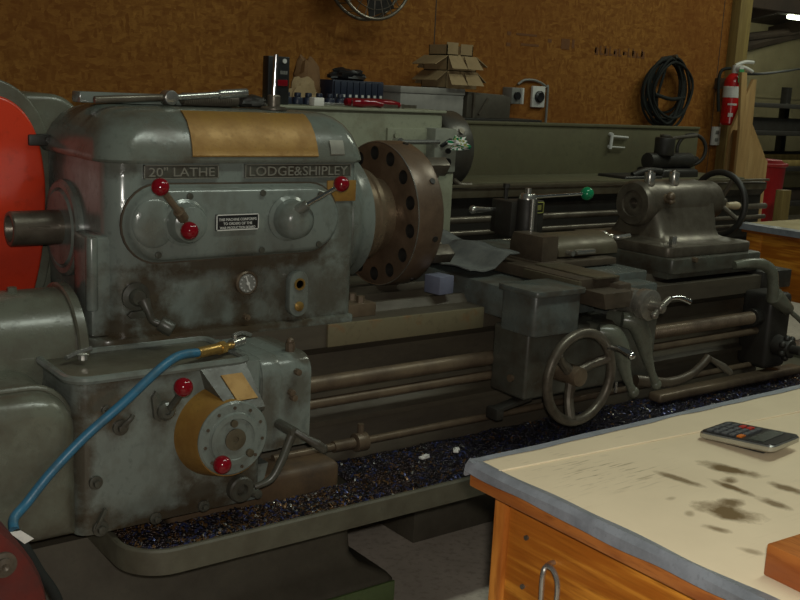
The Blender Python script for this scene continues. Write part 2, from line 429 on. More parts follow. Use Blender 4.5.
def cut(o, cutter_mb, inner=None):
    """subtract a shape from a mesh object"""
    bm = cutter_mb.bm; bmesh.ops.recalc_face_normals(bm, faces=bm.faces)
    me = bpy.data.meshes.new('cutter'); me.materials.append(inner or o.data.materials[0]); bmesh.ops.translate(bm, verts=bm.verts, vec=-root_loc(o)); bm.to_mesh(me); bm.free()
    c = bpy.data.objects.new('cutter', me); C.objects.link(c)
    c.parent = o.parent
    md = o.modifiers.new('cut', 'BOOLEAN'); md.object = c; md.operation = 'DIFFERENCE'; md.solver = 'EXACT'; md.material_mode = 'TRANSFER'
    bpy.context.view_layer.update()
    dg = bpy.context.evaluated_depsgraph_get(); dg.update()
    nm = bpy.data.meshes.new_from_object(o.evaluated_get(dg))
    o.modifiers.clear(); old = o.data; o.data = nm; nm.name = old.name
    bpy.data.objects.remove(c); bpy.data.meshes.remove(me); bpy.data.meshes.remove(old)
    bm = bmesh.new(); bm.from_mesh(nm)
    for e in bm.edges: e.smooth = not (len(e.link_faces) == 2 and e.calc_face_angle(0) > .6)
    bm.to_mesh(nm); bm.free()

# ================================================================== the setting
struct('floor', MB().box(-3, 16, -2, 11, -.1, 0), CON)
wl = struct('wall_back', MB().box(-3, 6.18, 4.45, 4.50, 0, 3.6), OSB)
struct('trim_1', MB().box(6.065, 6.195, 4.38, 4.46, 0, 3.6, .004), LUM)          # timber post at the end of the wall
struct('trim_2', MB().box(6.20, 16, 4.40, 4.46, 2.17, 2.40), TMB)               # header beam over the opening
struct('trim_3', MB().box(1.1, 1.106, 4.449, 4.452, 0, 3.6).box(3.54, 3.546, 4.449, 4.452, 0, 3.6).box(5.98, 5.986, 4.449, 4.452, 0, 3.6), TMB)
# far bay: sheet metal wall with rounded ribs, roof and rafters
b = MB()
b.box(6, 16, 8.50, 8.56, 0, 3.2)
for z in (.6, 1.2, 1.62): b.box(6, 16, 8.485, 8.50, z, z+.02)
struct('wall_far', b, NGT)
b = MB().prism([(4.6, 3.35), (8.6, 2.55), (8.6, 2.62), (4.6, 3.42)], 'x', 6, 16)
struct('ceiling', b, TMB)
b = MB()
for i in range(7):
    x = 7.2+i*1.3; b.prism([(4.6, 3.2), (8.49, 2.40), (8.49, 2.54), (4.6, 3.34)], 'x', x, x+.09)
struct('trim_4', b, TMB)
b = MB().tube([(9.0, 8.3, 1.70), (12.6, 8.3, 2.45), (15.5, 8.3, 3.0)], .08, 8, 2).tube([(9.0, 8.2, 2.0), (15.5, 8.2, 2.9)], .05, 8, 1)
struct('trim_5', b, TMB)
# faint ink stamp of the board maker, worn past reading
b = MB()
for (x0, x1, z0, z1) in ((4.06, 4.09, 1.84, 1.86), (4.06, 4.09, 1.78, 1.80), (4.13, 4.29, 1.845, 1.857), (4.17, 4.31, 1.79, 1.803), (4.38, 4.41, 1.82, 1.84),
                         (4.49, 4.56, 1.79, 1.85), (4.58, 4.60, 1.80, 1.85)):
    b.box(x0, x1, 4.4485, 4.4502, z0, z1)
for k in range(11):
    x = 4.78+k*.042; b.box(x, x+.012, 4.4485, 4.4502, 1.785, 1.785+random.choice((.02, .035, .045)))
    b.box(x, x+.03, 4.4485, 4.4502, 1.775+random.choice((0, .03)), 1.787+random.choice((0, .03)))
for k in range(3): b.box(5.5+k*.03, 5.52+k*.03, 4.4485, 4.4502, 1.76+.03*(k % 2), 1.785+.03*(k % 2))
INK = plain('faded_ink', (.155, .060, .016), .85)
ob('ink_stamp', b, INK, wl)

# ================================================================== the big lathe
LA = thing('engine_lathe', (2.2, 2.7, 0), 'big grey engine lathe with red ball knobs and large chuck, in the foreground', 'lathe')
# headstock casting
b = MB().prism(rrect(.962, 1.70, 2.45, 2.90, (.060, .03, .03, .02), 8), 'z', .855, 1.318, .004)
b.box(.925, .99, 2.475, 2.60, .872, 1.13, .012)
b.prism(rrect(.915, 1.70, 2.435, 2.90, (.06, .02, .02, .02), 6), 'z', .845, .872, .006)
b.cyl((.926, 2.470, .945), (.926, 2.470, 1.13), .015, seg=16, bev=.004)
HS = ob('headstock', b, MPH, LA)
# lid: loft of rounded rectangles
def ringz(ins, z, insl=None):
    l = ins if insl is None else insl
    return [(x, y, z) for x, y in rrect(.948+l, 1.718-ins*.6, 2.438+ins, 2.91-ins, (.085+ins*.3, .05, .04, .03), 8)]
b = MB().loft([ringz(0, 1.312), ringz(-.005, 1.320), ringz(-.002, 1.332), ringz(.006, 1.355, .006), ringz(.022, 1.386, .018), ringz(.046, 1.414, .036), ringz(.075, 1.433, .06), ringz(.105, 1.443, .085), ringz(.14, 1.446, .12), ringz(.20, 1.447, .17)])
LID = ob('headstock_lid', b, worn('greenish_lid_paint', (.138, .155, .132), (.065, .048, .03), .18, 0, .46, .76, 5), LA, smooth=50)
def lidz(y):   # height of the sloping front
    for (a, za), (c, zc) in (((-.006, 1.326), (-.002, 1.332)), ((-.002, 1.332), (.006, 1.355)), ((.006, 1.355), (.022, 1.386)), ((.022, 1.386), (.046, 1.414)), ((.046, 1.414), (.075, 1.433)), ((.075, 1.433), (.105, 1.443))):
        if a <= y-2.438 <= c: return za+(zc-za)*(y-2.438-a)/(c-a)
    return 1.443
def slope_plate(x0, x1, xa, xb, ys, off):
    """thin sheet following the lid's sloping front from the seam up"""
    r = []
    for i, y in enumerate(ys):
        t = i/(len(ys)-1); l = x0+(xa-x0)*t; rr = x1+(xb-x1)*t; z = lidz(y)
        r.append([(l, y-.002, z), (rr, y-.002, z), (rr, y-off, z+off), (l, y-off, z+off)])
    return MB().loft(r)
ob('instruction_plate', slope_plate(1.176, 1.553, 1.186, 1.556, (2.434, 2.4362, 2.440, 2.444, 2.452, 2.460, 2.472, 2.484, 2.498, 2.513, 2.528), .0035), BRS, LID, 'plain ochre brass plate')
ob('lid_tag', slope_plate(1.595, 1.64, 1.597, 1.642, (2.4365, 2.440, 2.444, 2.452), .0035), LET, LID)
# name strips with raised letters
for (x0, x1, z0, z1, s) in ((1.051, 1.255, 1.273, 1.308, '20" LATHE'), (1.333, 1.669, 1.272, 1.309, 'LODGE&SHIPLEY')):
    p = ob('name_plate', MB().box(x0, x1, 2.444, 2.451, z0, z1, .001), MPD, HS)
    b = MB().text(s, x0+.012, x1-.012, z0+.006, z1-.006, 2.444, .004)
    for (a, c, d, e) in ((x0, x1, z1-.002, z1), (x0, x1, z0, z0+.002), (x0, x0+.002, z0, z1), (x1-.002, x1, z0, z1)):
        b.box(a, c, 2.441, 2.446, d, e)
    ob('lettering', b, LET, p)
# raised gear-selector housing
out = []
for k in range(15):
    a = PI/2+PI*k/14; out.append((1.095+.095*math.cos(a), 1.160+.093*math.sin(a)))
for k in range(15):
    a = -PI/2+PI*k/14; out.append((1.53+.092*math.cos(a), 1.160+.090*math.sin(a)))
def offs(poly, d):
    cx = 1.31; cz = 1.16
    return [(cx+(x-cx)*(1-d/.31), cz+(z-cz)*(1-d/.093)) for x, z in poly]
rings = [[(x, y, z) for x, z in offs(out, d)] for d, y in ((-.006, 2.452), (-.006, 2.443), (.0, 2.436), (.002, 2.424), (.008, 2.416), (.016, 2.413))]
b = MB().loft(rings).sph((1.065, 2.417, 1.165), .058, (1, .26, 1.1), 28)
SEL = ob('gear_selector_housing', b, MP, LA, smooth=40)
ob('grime_outline', MB().prism(offs(out, -.010), 'y', 2.4445, 2.4515), DKB, SEL)  # thin dark plate added to draw the grime outline round the housing
b = MB()
for (x, z) in ((1.16, 1.232), (1.37, 1.236), (1.075, 1.086), (1.37, 1.083), (1.55, 1.228), (1.55, 1.09)): ob('cap_screw', MB().cyl((x, 2.414, z), (x, 2.407, z), .009, seg=12, bev=.002), MPD, SEL)
# plate of small print
p = ob('data_plate', MB().box(1.232, 1.356, 2.406, 2.414, 1.141, 1.183, .001), BLK, SEL)
b = MB()
for i, s in enumerate(('THIS MACHINE CONFORMS', 'TO ORDERS OF THE', 'WAR PRODUCTION BOARD')):
    w = (.055, .042, .052)[i]; z = 1.170-.0108*i; b.text(s, 1.294-w, 1.294+w, z-.004, z+.003, 2.406, .0012)
for (a, c, d, e) in ((1.232, 1.356, 1.1805, 1.183), (1.232, 1.356, 1.141, 1.1435), (1.232, 1.2345, 1.141, 1.183), (1.3535, 1.356, 1.141, 1.183)):
    b.box(a, c, 2.4045, 2.407, d, e)
ob('lettering', b, WHT, p)
ob('brass_plate', MB().box(1.595, 1.692, 2.446, 2.451, 1.203, 1.262, .001), BRS, HS)
# left selector: dome with two red balls
b = MB().rev((1.145, 2.414, 1.166), (0, -1, 0), [(.060, 0), (.060, .006), (.052, .012), (.050, .030), (.044, .044), (.028, .053), (0, .056)])
SL = ob('selector_boss', b, MP, LA, 'domed boss carrying two red balls')
ob('lever_arm', MB().tube([(1.112, 2.352, 1.190), (1.080, 2.335, 1.222), (1.045, 2.322, 1.260)], .0085, 12, 3).cyl((1.118, 2.36, 1.184), (1.098, 2.344, 1.204), .014, seg=16), BRN, SL)
ob('ball_knob', MB().sph((1.038, 2.318, 1.267), .0218), BAL, SL)
ob('lever_arm', MB().cyl((1.130, 2.36, 1.168), (1.106, 2.30, 1.167), .011, seg=14), BRN, SL)
ob('ball_knob', MB().sph((1.094, 2.275, 1.166), .0218), BAL, SL)
# right selector
b = MB().rev((1.450, 2.414, 1.166), (0, -1, 0), [(.062, 0), (.062, .006), (.053, .014), (.052, .042), (.046, .060), (.030, .072), (0, .077)])
b.cyl((1.438, 2.36, 1.19), (1.462, 2.335, 1.212), .016, .013, 18)
SR = ob('selector_boss', b, MP, LA, 'domed boss with one polished lever')
ob('lever_arm', MB().cyl((1.458, 2.338, 1.209), (1.540, 2.316, 1.258), .0062, seg=14), CHR, SR)
ob('ball_knob', MB().sph((1.552, 2.313, 1.267), .0215), BAL, SR)
# oil gauge, sight plate, index marks
G = ob('oil_gauge', MB().rev((1.343, 2.45, .990), (0, -1, 0), [(.033, 0), (.033, .012), (.029, .016), (.026, .012), (0, .012)]), BRN, HS)
b = MB().cyl((1.343, 2.439, .990), (1.343, 2.4355, .990), .0255, seg=28)
ob('gauge_face', b, GRY, G)
b = MB().box(1.3415, 1.3445, 2.432, 2.436, .972, 1.012, 0, rot=(0, -.35, 0)).cyl((1.343, 2.4355, .99), (1.343, 2.431, .99), .005, seg=12)
for k in range(12):
    a = k*PI/6; b.box(1.3415+.021*math.sin(a), 1.3445+.021*math.sin(a), 2.4335, 2.436, .9885+.021*math.cos(a), .9915+.021*math.cos(a))
ob('gauge_needle', b, WHT, G)
def stadium(cx, z0, z1, r, n=10):
    return [(cx+r*math.cos(PI*k/n), z1-r+r*math.sin(PI*k/n)) for k in range(n+1)]+[(cx-r*math.cos(PI*k/n), z0+r-r*math.sin(PI*k/n)) for k in range(n+1)]
SP = ob('oil_sight_plate', MB().prism(stadium(1.500, .885, 1.014, .030), 'y', 2.425, 2.451, .003), MP, HS)
b = MB().rev((1.500, 2.425, .978), (0, -1, 0), [(.017, 0), (.017, .004), (.012, .004), (.011, -.004), (0, -.004)], 20).rev((1.500, 2.425, .915), (0, -1, 0), [(.014, 0), (.014, .004), (.006, .008), (0, .009)], 20)
ob('sight_glass', b, BRB, SP)
ob('drain_plug', MB().cyl((1.345, 2.451, .895), (1.345, 2.435, .895), .009, seg=8).cyl((1.345, 2.436, .895), (1.345, 2.428, .895), .005, seg=8), BRN, HS)
b = MB().rev((1.030, 2.45, .977), (0, -1, 0), [(.036, 0), (.036, .008), (.022, .012), (.022, .022), (.017, .03), (0, .03)], 24)
b.tube([(1.038, 2.414, .972), (1.045, 2.40, .945), (1.055, 2.396, .922), (1.080, 2.385, .912)], [.017, .010, .009, .010], 12).cyl((1.070, 2.39, .918), (1.098, 2.372, .899), .019, seg=18, bev=.004)
b.prism([(1.015, .922), (1.052, .922), (1.06, .931), (1.052, .94), (1.015, .94), (1.006, .931)], 'y', 2.437, 2.451, .002)
ob('headstock_crank', b, MPD, LA)
# spindle: rear flange and tube, front nose
ob('rear_bearing_flange', MB().rev((.963, 2.745, 1.115), (-1, 0, 0), [(.130, -.01), (.130, .014), (.122, .02), (.108, .02), (.104, .014), (.098, .024), (.0, .024)], 48), MP, LA)
b = MB().rev((.93, 2.74, 1.118), (-1, 0, 0), [(.046, -.01), (.046, .118), (.043, .122), (.036, .122), (.034, .118), (.034, .02), (0, .02)], 32)
b.box(.845, .90, 2.690, 2.697, 1.123, 1.128)
ob('spindle_tube', b, STL, LA)
ob('front_bearing_flange', MB().rev((1.70, 2.74, 1.12), (1, 0, 0), [(.158, -.05), (.21, .0), (.235, .03), (.226, .06), (.205, .085), (.198, .105), (.198, .135), (.185, .145), (0, .145)], 56), MP, LA)
ob('spindle_nose', MB().rev((1.84, 2.74, 1.12), (1, 0, 0), [(.150, 0), (.156, .005), (.156, .030), (.142, .04), (.142, .055), (.148, .06), (.148, .075), (.12, .09), (.12, .134), (0, .134)], 56), BRZ, LA)
CHM = worn('rusty_chuck_steel', (.155, .105, .068), (.075, .046, .028), .28, .25, .40, .70, 8)
CHK = ob('chuck', MB().rev((1.972, 2.74, 1.12), (1, 0, 0), [(.222, 0), (.232, .004), (.236, .014), (.236, .092), (.230, .104), (.215, .110), (.05, .110), (0, .110)], 72), CHM, LA, 'large round browned steel chuck with ring of holes')
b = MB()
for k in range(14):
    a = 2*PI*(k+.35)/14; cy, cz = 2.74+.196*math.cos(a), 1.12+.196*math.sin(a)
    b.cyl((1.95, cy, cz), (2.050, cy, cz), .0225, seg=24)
cut(CHK, b, DRK)  # hole insides coloured near black, painting in the shade of the holes
ob('edge_shine', MB().ring((1.9755, 2.74, 1.12), (1, 0, 0), .2325, .0018, 80, 6), BRT, CHK, 'bright ring painting the shine along the edge')  # bright steel ring paints the shining line on the chuck's edge
for k in range(4):
    a = PI/2*k+.62; ca, sa = math.cos(a), math.sin(a)
    b = MB()
    for (r0, r1, x1) in ((.08, .13, 2.12), (.13, .175, 2.14), (.175, .222, 2.165)):
        n0 = len(b.bm.verts); rr = (r0+r1)/2
        b.box(2.075, x1, 2.74+rr-(r1-r0)/2, 2.74+rr+(r1-r0)/2, 1.10, 1.14, .003)
        b.bm.verts.ensure_lookup_table()
        bmesh.ops.rotate(b.bm, verts=b.bm.verts[n0:], cent=(2.1, 2.74, 1.12), matrix=Matrix.Rotation(a, 3, 'X'))
    ob('jaw', b, STL, CHK)
b = MB()
for k in range(8):
    a = PI/4*k+.23; ca, sa = math.cos(a), math.sin(a)
    c = Vector((2.045, 2.74+.236*ca, 1.12+.236*sa)); d = Vector((0, ca, sa))
    ob('key_hole_disc', MB().cyl(c-d*.01, c+d*.003, .010, seg=14), DRK, CHK)  # dark discs added to stand in for the key holes in the rim

# quick-change gearbox below the headstock
b = MB().prism(rrect(.785, 1.262, 2.20, 2.46, (.035, .02, .01, .01), 6), 'z', .474, .846, .006)
b.prism([(1.262, .50), (1.262, .56), (1.295, .56), (1.285, .52)], 'y', 2.22, 2.44)
GB = ob('feed_gearbox', b, MPG, LA)
pts = [(x, y, .849) for x, y in rrect(.775, 1.222, 2.198, 2.436, (.05, .03, .03, .03), 5)]
ob('gearbox_rim', MB().tube(pts, .010, 8, 1, True), MP, LA)
ob('gearbox_top', MB().box(.787, 1.21, 2.21, 2.425, .84, .848, .002), GRN, LA)
# right extension with rounded top
prof = [(2.205, .60)]+[(2.255-.05*math.cos(a), .79+.05*math.sin(a)) for a in [PI/2*k/6 for k in range(7)]]+[(2.45, .84), (2.45, .60)]
b = MB().prism(prof, 'x', 1.258, 1.412, .008).prism([(y-.004 if y < 2.3 else y, z+.004 if z > .7 else z) for y, z in prof], 'x', 1.262, 1.318, .006)
EXT = ob('feed_bracket', b, MPG, LA)
b = MB()
for (x, z) in ((1.345, .748), (1.352, .733), (1.362, .80)): ob('oil_plug', MB().cyl((x, 2.206, z), (x, 2.188, z), .009, seg=8, bev=.002), BRN, EXT)
ob('oil_fitting', MB().cyl((1.375, 2.26, .835), (1.375, 2.26, .862), .013, seg=8).sph((1.375, 2.26, .866), .010, seg=12), BRN, EXT)
# speed dial: brass cone, grey face, red ball
DC = Vector((1.133, 2.12, .688))
b = MB().rev((1.138, 2.201, .680), (0, -1, 0), [(.116, 0), (.115, .006), (.0925, .079), (0, .079)], 64)
DI = ob('feed_dial', b, BRS, LA, 'brass cone behind the grey dial face')
b = MB().rev((1.138, 2.122, .684), (0, -1, 0), [(.0925, 0), (.0925, .004), (.088, .008), (.066, .008), (.063, .012), (.063, .015), (.052, .016), (.05, .012), (0, .012)], 56)
FACE = ob('dial_face', b, MP, DI, 'round grey dial face')
b = MB().rev((1.138, 2.109, .684), (0, -1, 0), [(.027, 0), (.027, .004), (.024, .005), (.008, .005), (.007, -.001), (0, -.001)], 32)
b.cyl((1.176, 2.11, .645), (1.176, 2.098, .645), .010, seg=16, bev=.003).cyl((1.133, 2.11, .725), (1.133, 2.102, .725), .009, seg=16)
ob('dial_hub', b, OLS, DI)
b = MB()
for k in range(11):
    a = 2*PI*k/11; ob('dial_stud', MB().cyl((1.138+.077*math.sin(a), 2.115, .684+.077*math.cos(a)), (1.138+.077*math.sin(a), 2.1115, .684+.077*math.cos(a)), .0042, seg=10), DKB, DI)
ob('ball_knob', MB().sph((1.080, 2.062, .646), .0218), BAL, DI, 'red ball low on the dial')
ob('knob_stem', MB().cyl((1.098, 2.112, .640), (1.084, 2.068, .645), .008, seg=12), BRT, DI)
# sloped index chute above the dial, with brass window
b = MB().loft([[(1.084, 2.206, .846), (1.084, 2.193, .846), (1.128, 2.116, .752), (1.132, 2.120, .742), (1.12, 2.206, .72)],
               [(1.208, 2.206, .846), (1.208, 2.193, .846), (1.222, 2.116, .752), (1.222, 2.120, .742), (1.235, 2.206, .72)]])
IC = ob('index_chute', b, MPD, GB, smooth=20)
def chute(u, t, off):   # point on the sloping face, u across, t down
    l = Vector((1.084, 2.193, .846)).lerp(Vector((1.128, 2.116, .752)), t); r = Vector((1.208, 2.193, .846)).lerp(Vector((1.222, 2.116, .752)), t)
    return l.lerp(r, u)+Vector((0, -.77, .63))*off
b = MB().loft([[chute(u, t, o_) for u, t in ((.32, .22), (.80, .22), (.90, .80), (.34, .80))] for o_ in (.0, .003)])
ob('brass_window', b, BRS, IC, 'brass window plate')

# red ball lever at top left of the gearbox
b = MB().rev((.995, 2.20, .755), (0, -1, 0), [(.022, 0), (.022, .02), (.016, .026), (.008, .026), (.007, .02), (0, .02)], 20)
b.tube([(1.000, 2.172, .765), (1.005, 2.13, .81), (.99, 2.09, .842)], .009, 10, 3)
b.prism([(.968, .738), (.984, .728), (.984, .79), (.972, .805), (.962, .79)], 'y', 2.188, 2.201, .002)
SH = ob('shift_lever', b, MPD, GB)
ob('ball_knob', MB().sph((.980, 2.062, .848), .0218), BAL, SH)
# bolts round the cover
b = MB()
for (x, z, r) in ((.888, .728, .014), (.828, .605, .012), (.838, .490, .014), (.974, .485, .011), (1.101, .490, .011), (.855, .775, .009), (1.215, .80, .009), (1.222, .742, .008)):
    b = MB().cyl((x, 2.201, z), (x, 2.192, z), r*1.35, seg=18, bev=.002).cyl((x, 2.193, z), (x, 2.180, z), r*.75, seg=6, bev=.002)
    if x == .888: b.tube([(.890, 2.186, .735), (.905, 2.18, .75), (.912, 2.184, .757)], .006, 8, 3)
    if z == .490 and x < .9: b.box(.834, .842, 2.188, 2.201, .49, .54, .001, rot=(0, .5, 0))
    ob('cover_bolt', b, MPD, GB)
b = MB().rev((1.198, 2.20, .518), (0, -1, 0), [(.034, 0), (.034, .020), (.030, .024), (.016, .024), (.014, .006), (0, .006)], 28)
b.cyl((1.244, 2.20, .497), (1.244, 2.176, .497), .012, seg=14, bev=.003).cyl((1.215, 2.19, .512), (1.24, 2.19, .50), .014, seg=14)
ob('drain_eye', b, MPD, GB)
# long curved feed lever
b = MB().cyl((1.312, 2.21, .668), (1.312, 2.118, .668), .0135, seg=18, bev=.003)
b.tube([(1.314, 2.130, .672), (1.298, 2.128, .640), (1.278, 2.128, .595), (1.250, 2.128, .555), (1.208, 2.134, .540)], [.014, .011, .011, .010, .007], 12)
b.tube([(1.312, 2.118, .672), (1.335, 2.10, .655), (1.358, 2.09, .640), (1.372, 2.085, .628)], [.008, .009, .013, .012], 12)
b.sph((1.374, 2.085, .627), .0125, seg=14)
ob('feed_lever', b, MPD, LA)
# end gear cover on the left, cylinder above it
prof = [(.30, .49), (.782, .49)]+[(.690+.092*math.cos(a), .742+.092*math.sin(a)) for a in [PI/2*k/8 for k in range(9)]]+[(.30, .834)]
b = MB().prism(prof, 'y', 2.165, 2.90, .050, 7)
pts = [(x+.002 if x > .5 else x, 2.24, z+(.002 if z > .6 else 0)) for x, z in prof[1:]]; b.tube(pts, .010, 8, 1)
ob('end_gear_cover', b, OLV, LA, smooth=45)
b = MB().cyl((.52, 2.565, .842), (.885, 2.565, .842), .148, seg=56)
b.rev((.87, 2.565, .842), (1, 0, 0), [(.155, 0), (.160, .004), (.160, .024), (.15, .03), (0, .03)], 56)
for k in range(5):
    a = .55+k*.5; b.cyl((.868, 2.565-.135*math.cos(a), .842+.135*math.sin(a)), (.90, 2.565-.135*math.cos(a), .842+.135*math.sin(a)), .009, seg=6)
b.cyl((.63, 2.44, .955), (.63, 2.44, .99), .014, seg=12).cyl((.76, 2.565, .985), (.76, 2.565, 1.0), .012, seg=6)
ob('gear_train_housing', b, OLV, LA)
# red belt guard on the headstock's end
def guard(d):
    c = catmull([(.888, .86, 0), (.928, 1.02, 0), (.942, 1.18, 0), (.937, 1.28, 0), (.917, 1.365, 0), (.878, 1.425, 0), (.82, 1.455, 0), (.72, 1.462, 0)], 6)
    out = []
    for i, q in enumerate(c):
        t = (c[min(i+1, len(c)-1)]-c[max(i-1, 0)]).normalized(); out.append((q.x-t.y*-1*(-d)*-1 if False else q.x+t.y*(-d), q.y-t.x*(-d)))
    return [(.2, .86)]+out+[(.2, 1.462-d*.6)]
GD = ob('belt_guard', MB().prism(guard(-.045), 'y', 2.902, 3.20, .008, 3).prism(rrect(.70, 1.085, .86, 1.462, (.01, .01, .10, .01), 8), 'y', 2.93, 3.20, .02, 3), OLV, LA)
ob('guard_door', MB().prism(guard(.0), 'y', 2.845, 2.903, .010, 3), RED, GD, 'bright red guard door')
ob('guard_latch', MB().box(.895, .962, 2.835, 2.875, 1.325, 1.355, .004).cyl((.945, 2.84, 1.341), (.945, 2.828, 1.341), .008, seg=12), DRK, GD)

# bed with stepped ways
pr = [(2.43, .785), (2.43, .852), (2.515, .852), (2.535, .876), (2.55, .876), (2.57, .852), (2.60, .852), (2.60, .79), (2.66, .79), (2.66, .872), (2.70, .872), (2.72, .885), (2.74, .872), (2.80, .872), (2.80, .79), (2.90, .79), (2.90, .852), (3.04, .852),
      (3.04, .785), (3.0, .76), (3.0, .50), (3.04, .47), (3.04, .40), (2.415, .40), (2.415, .485), (2.44, .52), (2.44, .545), (2.415, .552), (2.415, .568), (2.445, .578), (2.47, .60), (2.47, .755)]
ob('bed', MB().prism(pr, 'x', .93, 3.72, .002), BED, LA)
ob('bed_foot', MB().box(1.05, 1.565, 2.28, 2.42, .404, .495, .02, 3), worn('rusty_brown_casting', (.12, .075, .04), (.05, .032, .02), .5, 0, .4, .7, 9), LA)
ob('way_strip', MB().box(1.597, 2.19, 2.418, 2.43, .786, .8535, .003), RUS, LA, 'pale rust-spotted strip along the front way')
b = MB().box(1.70, 1.80, 2.47, 2.56, .852, .892, .003)
for y in (2.49, 2.535): b.cyl((1.755, y, .892), (1.755, y, .912), .013, seg=6)
ob('bed_clamp_block', b, BRN, LA)
ob('bed_end_block', MB().box(3.70, 3.90, 2.42, 2.98, .79, .865, .006), DRK, LA)
# screws and rods
b = MB().tube([(1.40, 2.362, .702), (3.66, 2.362, .702)], .023, 18, 1)
for k in range(95): b.ring((2.72+k*.0095, 2.362, .702), (1, 0, 0), .0225, .003, 18, 4)
ob('lead_screw', b, BRN, LA)
ob('feed_rod', MB().tube([(1.40, 2.362, .645), (3.66, 2.362, .645)], .015, 14, 1), BRN, LA)
b = MB().tube([(1.40, 2.375, .500), (3.66, 2.375, .500)], .012, 12, 1).cyl((1.60, 2.375, .500), (1.67, 2.375, .500), .017, seg=18)
b.cyl((1.675, 2.375, .500), (1.715, 2.375, .500), .028, seg=20, bev=.003).cyl((1.695, 2.375, .52), (1.695, 2.375, .555), .010, seg=10)
ob('control_rod', b, BRN, LA)
# tailstock-end bracket, gooseneck and its knobs
b = MB().box(3.60, 3.74, 2.30, 2.44, .495, .80, .02, 3).cyl((3.60, 2.362, .702), (3.56, 2.362, .702), .035, seg=24).cyl((3.66, 2.32, .595), (3.66, 2.23, .592), .045, .035, 24, .006)
b.cyl((3.66, 2.23, .592), (3.66, 2.19, .592), .018, seg=14)
for k in range(7): b.sph((3.66+.04*math.cos(k*.9), 2.25, .592+.04*math.sin(k*.9)), .014, seg=10)
ob('lead_screw_bracket', b, DRK, LA)
b = MB().tube([(3.385, 2.345, .926), (3.45, 2.325, .933), (3.52, 2.31, .926), (3.565, 2.30, .898), (3.585, 2.30, .85), (3.60, 2.30, .78)], [.016, .020, .022, .022, .021, .026], 16)
b.cyl((3.60, 2.30, .80), (3.70, 2.29, .735), .036, .024, 20, .004).tube([(3.69, 2.29, .74), (3.74, 2.25, .69), (3.765, 2.24, .655)], .010, 10, 3).sph((3.77, 2.24, .645), .018, seg=14)
ob('gooseneck_bracket', b, OLV, LA)

# carriage: saddle, apron, slides
b = MB().prism(rrect(2.150, 2.345, 2.15, 2.30, (.02, .012, .01, .01), 5), 'z', .815, .945, .004)
b.prism(rrect(2.142, 2.355, 2.138, 2.31, (.015, .015, .005, .005), 4), 'z', .938, .956, .004)
b.box(2.20, 2.56, 2.29, 3.06, .83, .93, .006)
b.prism(rrect(2.56, 2.83, 2.30, 3.06, .012, 4), 'z', .855, .95, .004).box(2.60, 2.79, 2.22, 2.42, .80, .925, .008)
SAD = ob('carriage_saddle', b, worn('blue_grey_oily_paint', (.100, .115, .106), (.046, .034, .022), .26, 0, .42, .68, 7), LA)
b = MB().box(2.17, 2.77, 2.19, 2.35, .605, .822, .012, 3)
AP = ob('apron', b, MPD, LA)
ob('apron_plug', MB().cyl((2.169, 2.25, .665), (2.160, 2.25, .665), .012, seg=12), BRN, AP)
ob('apron_drip_lip', MB().prism([(2.10, .570), (2.24, .590), (2.24, .606), (2.10, .582)], 'y', 2.22, 2.26, .003).box(2.09, 2.12, 2.22, 2.27, .545, .582, .004), DRK, AP)
HW = Vector((2.295, 2.085, .693))
b = MB().ring(HW, (0, 1, 0), .138, .0155, 56, 14)
HWO = ob('carriage_handwheel', b, STL, LA, 'three-spoked steel handwheel')
b = MB()
for k in range(3):
    a = .35+2*PI*k/3; d = Vector((math.cos(a), 0, math.sin(a)))
    b.tube([HW+Vector((0, .03, 0))+d*.02, HW+Vector((0, .024, 0))+d*.08, HW+d*.134], [.018, .015, .016], 10, 3)
ob('spokes', b, STL, HWO)
ob('hub', MB().cyl(HW+Vector((0, -.005, 0)), HW+Vector((0, .125, 0)), .030, .034, 24, .004), BRN, HWO)
b = MB().tube([HW+Vector((.105, -.005, .080)), HW+Vector((.110, -.045, .088)), HW+Vector((.118, -.085, .078))], [.007, .010, .013], 12).sph(HW+Vector((.119, -.09, .076)), .0135, seg=14)
ob('crank_handle', b, CHR, HWO, 'polished turning handle')
# two drooping cast levers
for (p, nm) in (([(2.42, 2.14, .810), (2.46, 2.115, .800), (2.493, 2.105, .755), (2.515, 2.10, .69), (2.54, 2.095, .635), (2.558, 2.09, .608)], 0),
                ([(2.54, 2.15, .835), (2.575, 2.125, .828), (2.605, 2.115, .78), (2.63, 2.11, .715), (2.655, 2.105, .66), (2.68, 2.10, .615)], 1)):
    b = MB().tube(p, [.024, .033, .030, .020, .013, .015], 16).cyl(Vector(p[1]), Vector(p[1])+Vector((0, .10, 0)), .026, seg=20)
    b.sph(p[-1], .018, seg=14)
    ob('engaging_lever', b, OLV, AP)
ob('drain_pin', MB().cyl((2.565, 2.17, .62), (2.565, 2.17, .585), .005, seg=8).cyl((2.69, 2.18, .84), (2.69, 2.16, .84), .012, seg=10), BRT, AP)
b = MB().tube([(2.66, 2.17, .612), (2.72, 2.155, .603), (2.82, 2.15, .590), (2.92, 2.15, .602), (2.98, 2.15, .63), (3.015, 2.15, .655)], [.020, .020, .017, .015, .014, .016], 12)
ob('control_lever', b, DKB, AP)
b = MB().tube([(3.01, 2.15, .655), (3.035, 2.135, .64), (3.065, 2.12, .620), (3.085, 2.11, .603)], [.009, .010, .014, .013], 12).sph((3.087, 2.11, .602), .0135, seg=14)
ob('lever_grip', b, STL, AP)
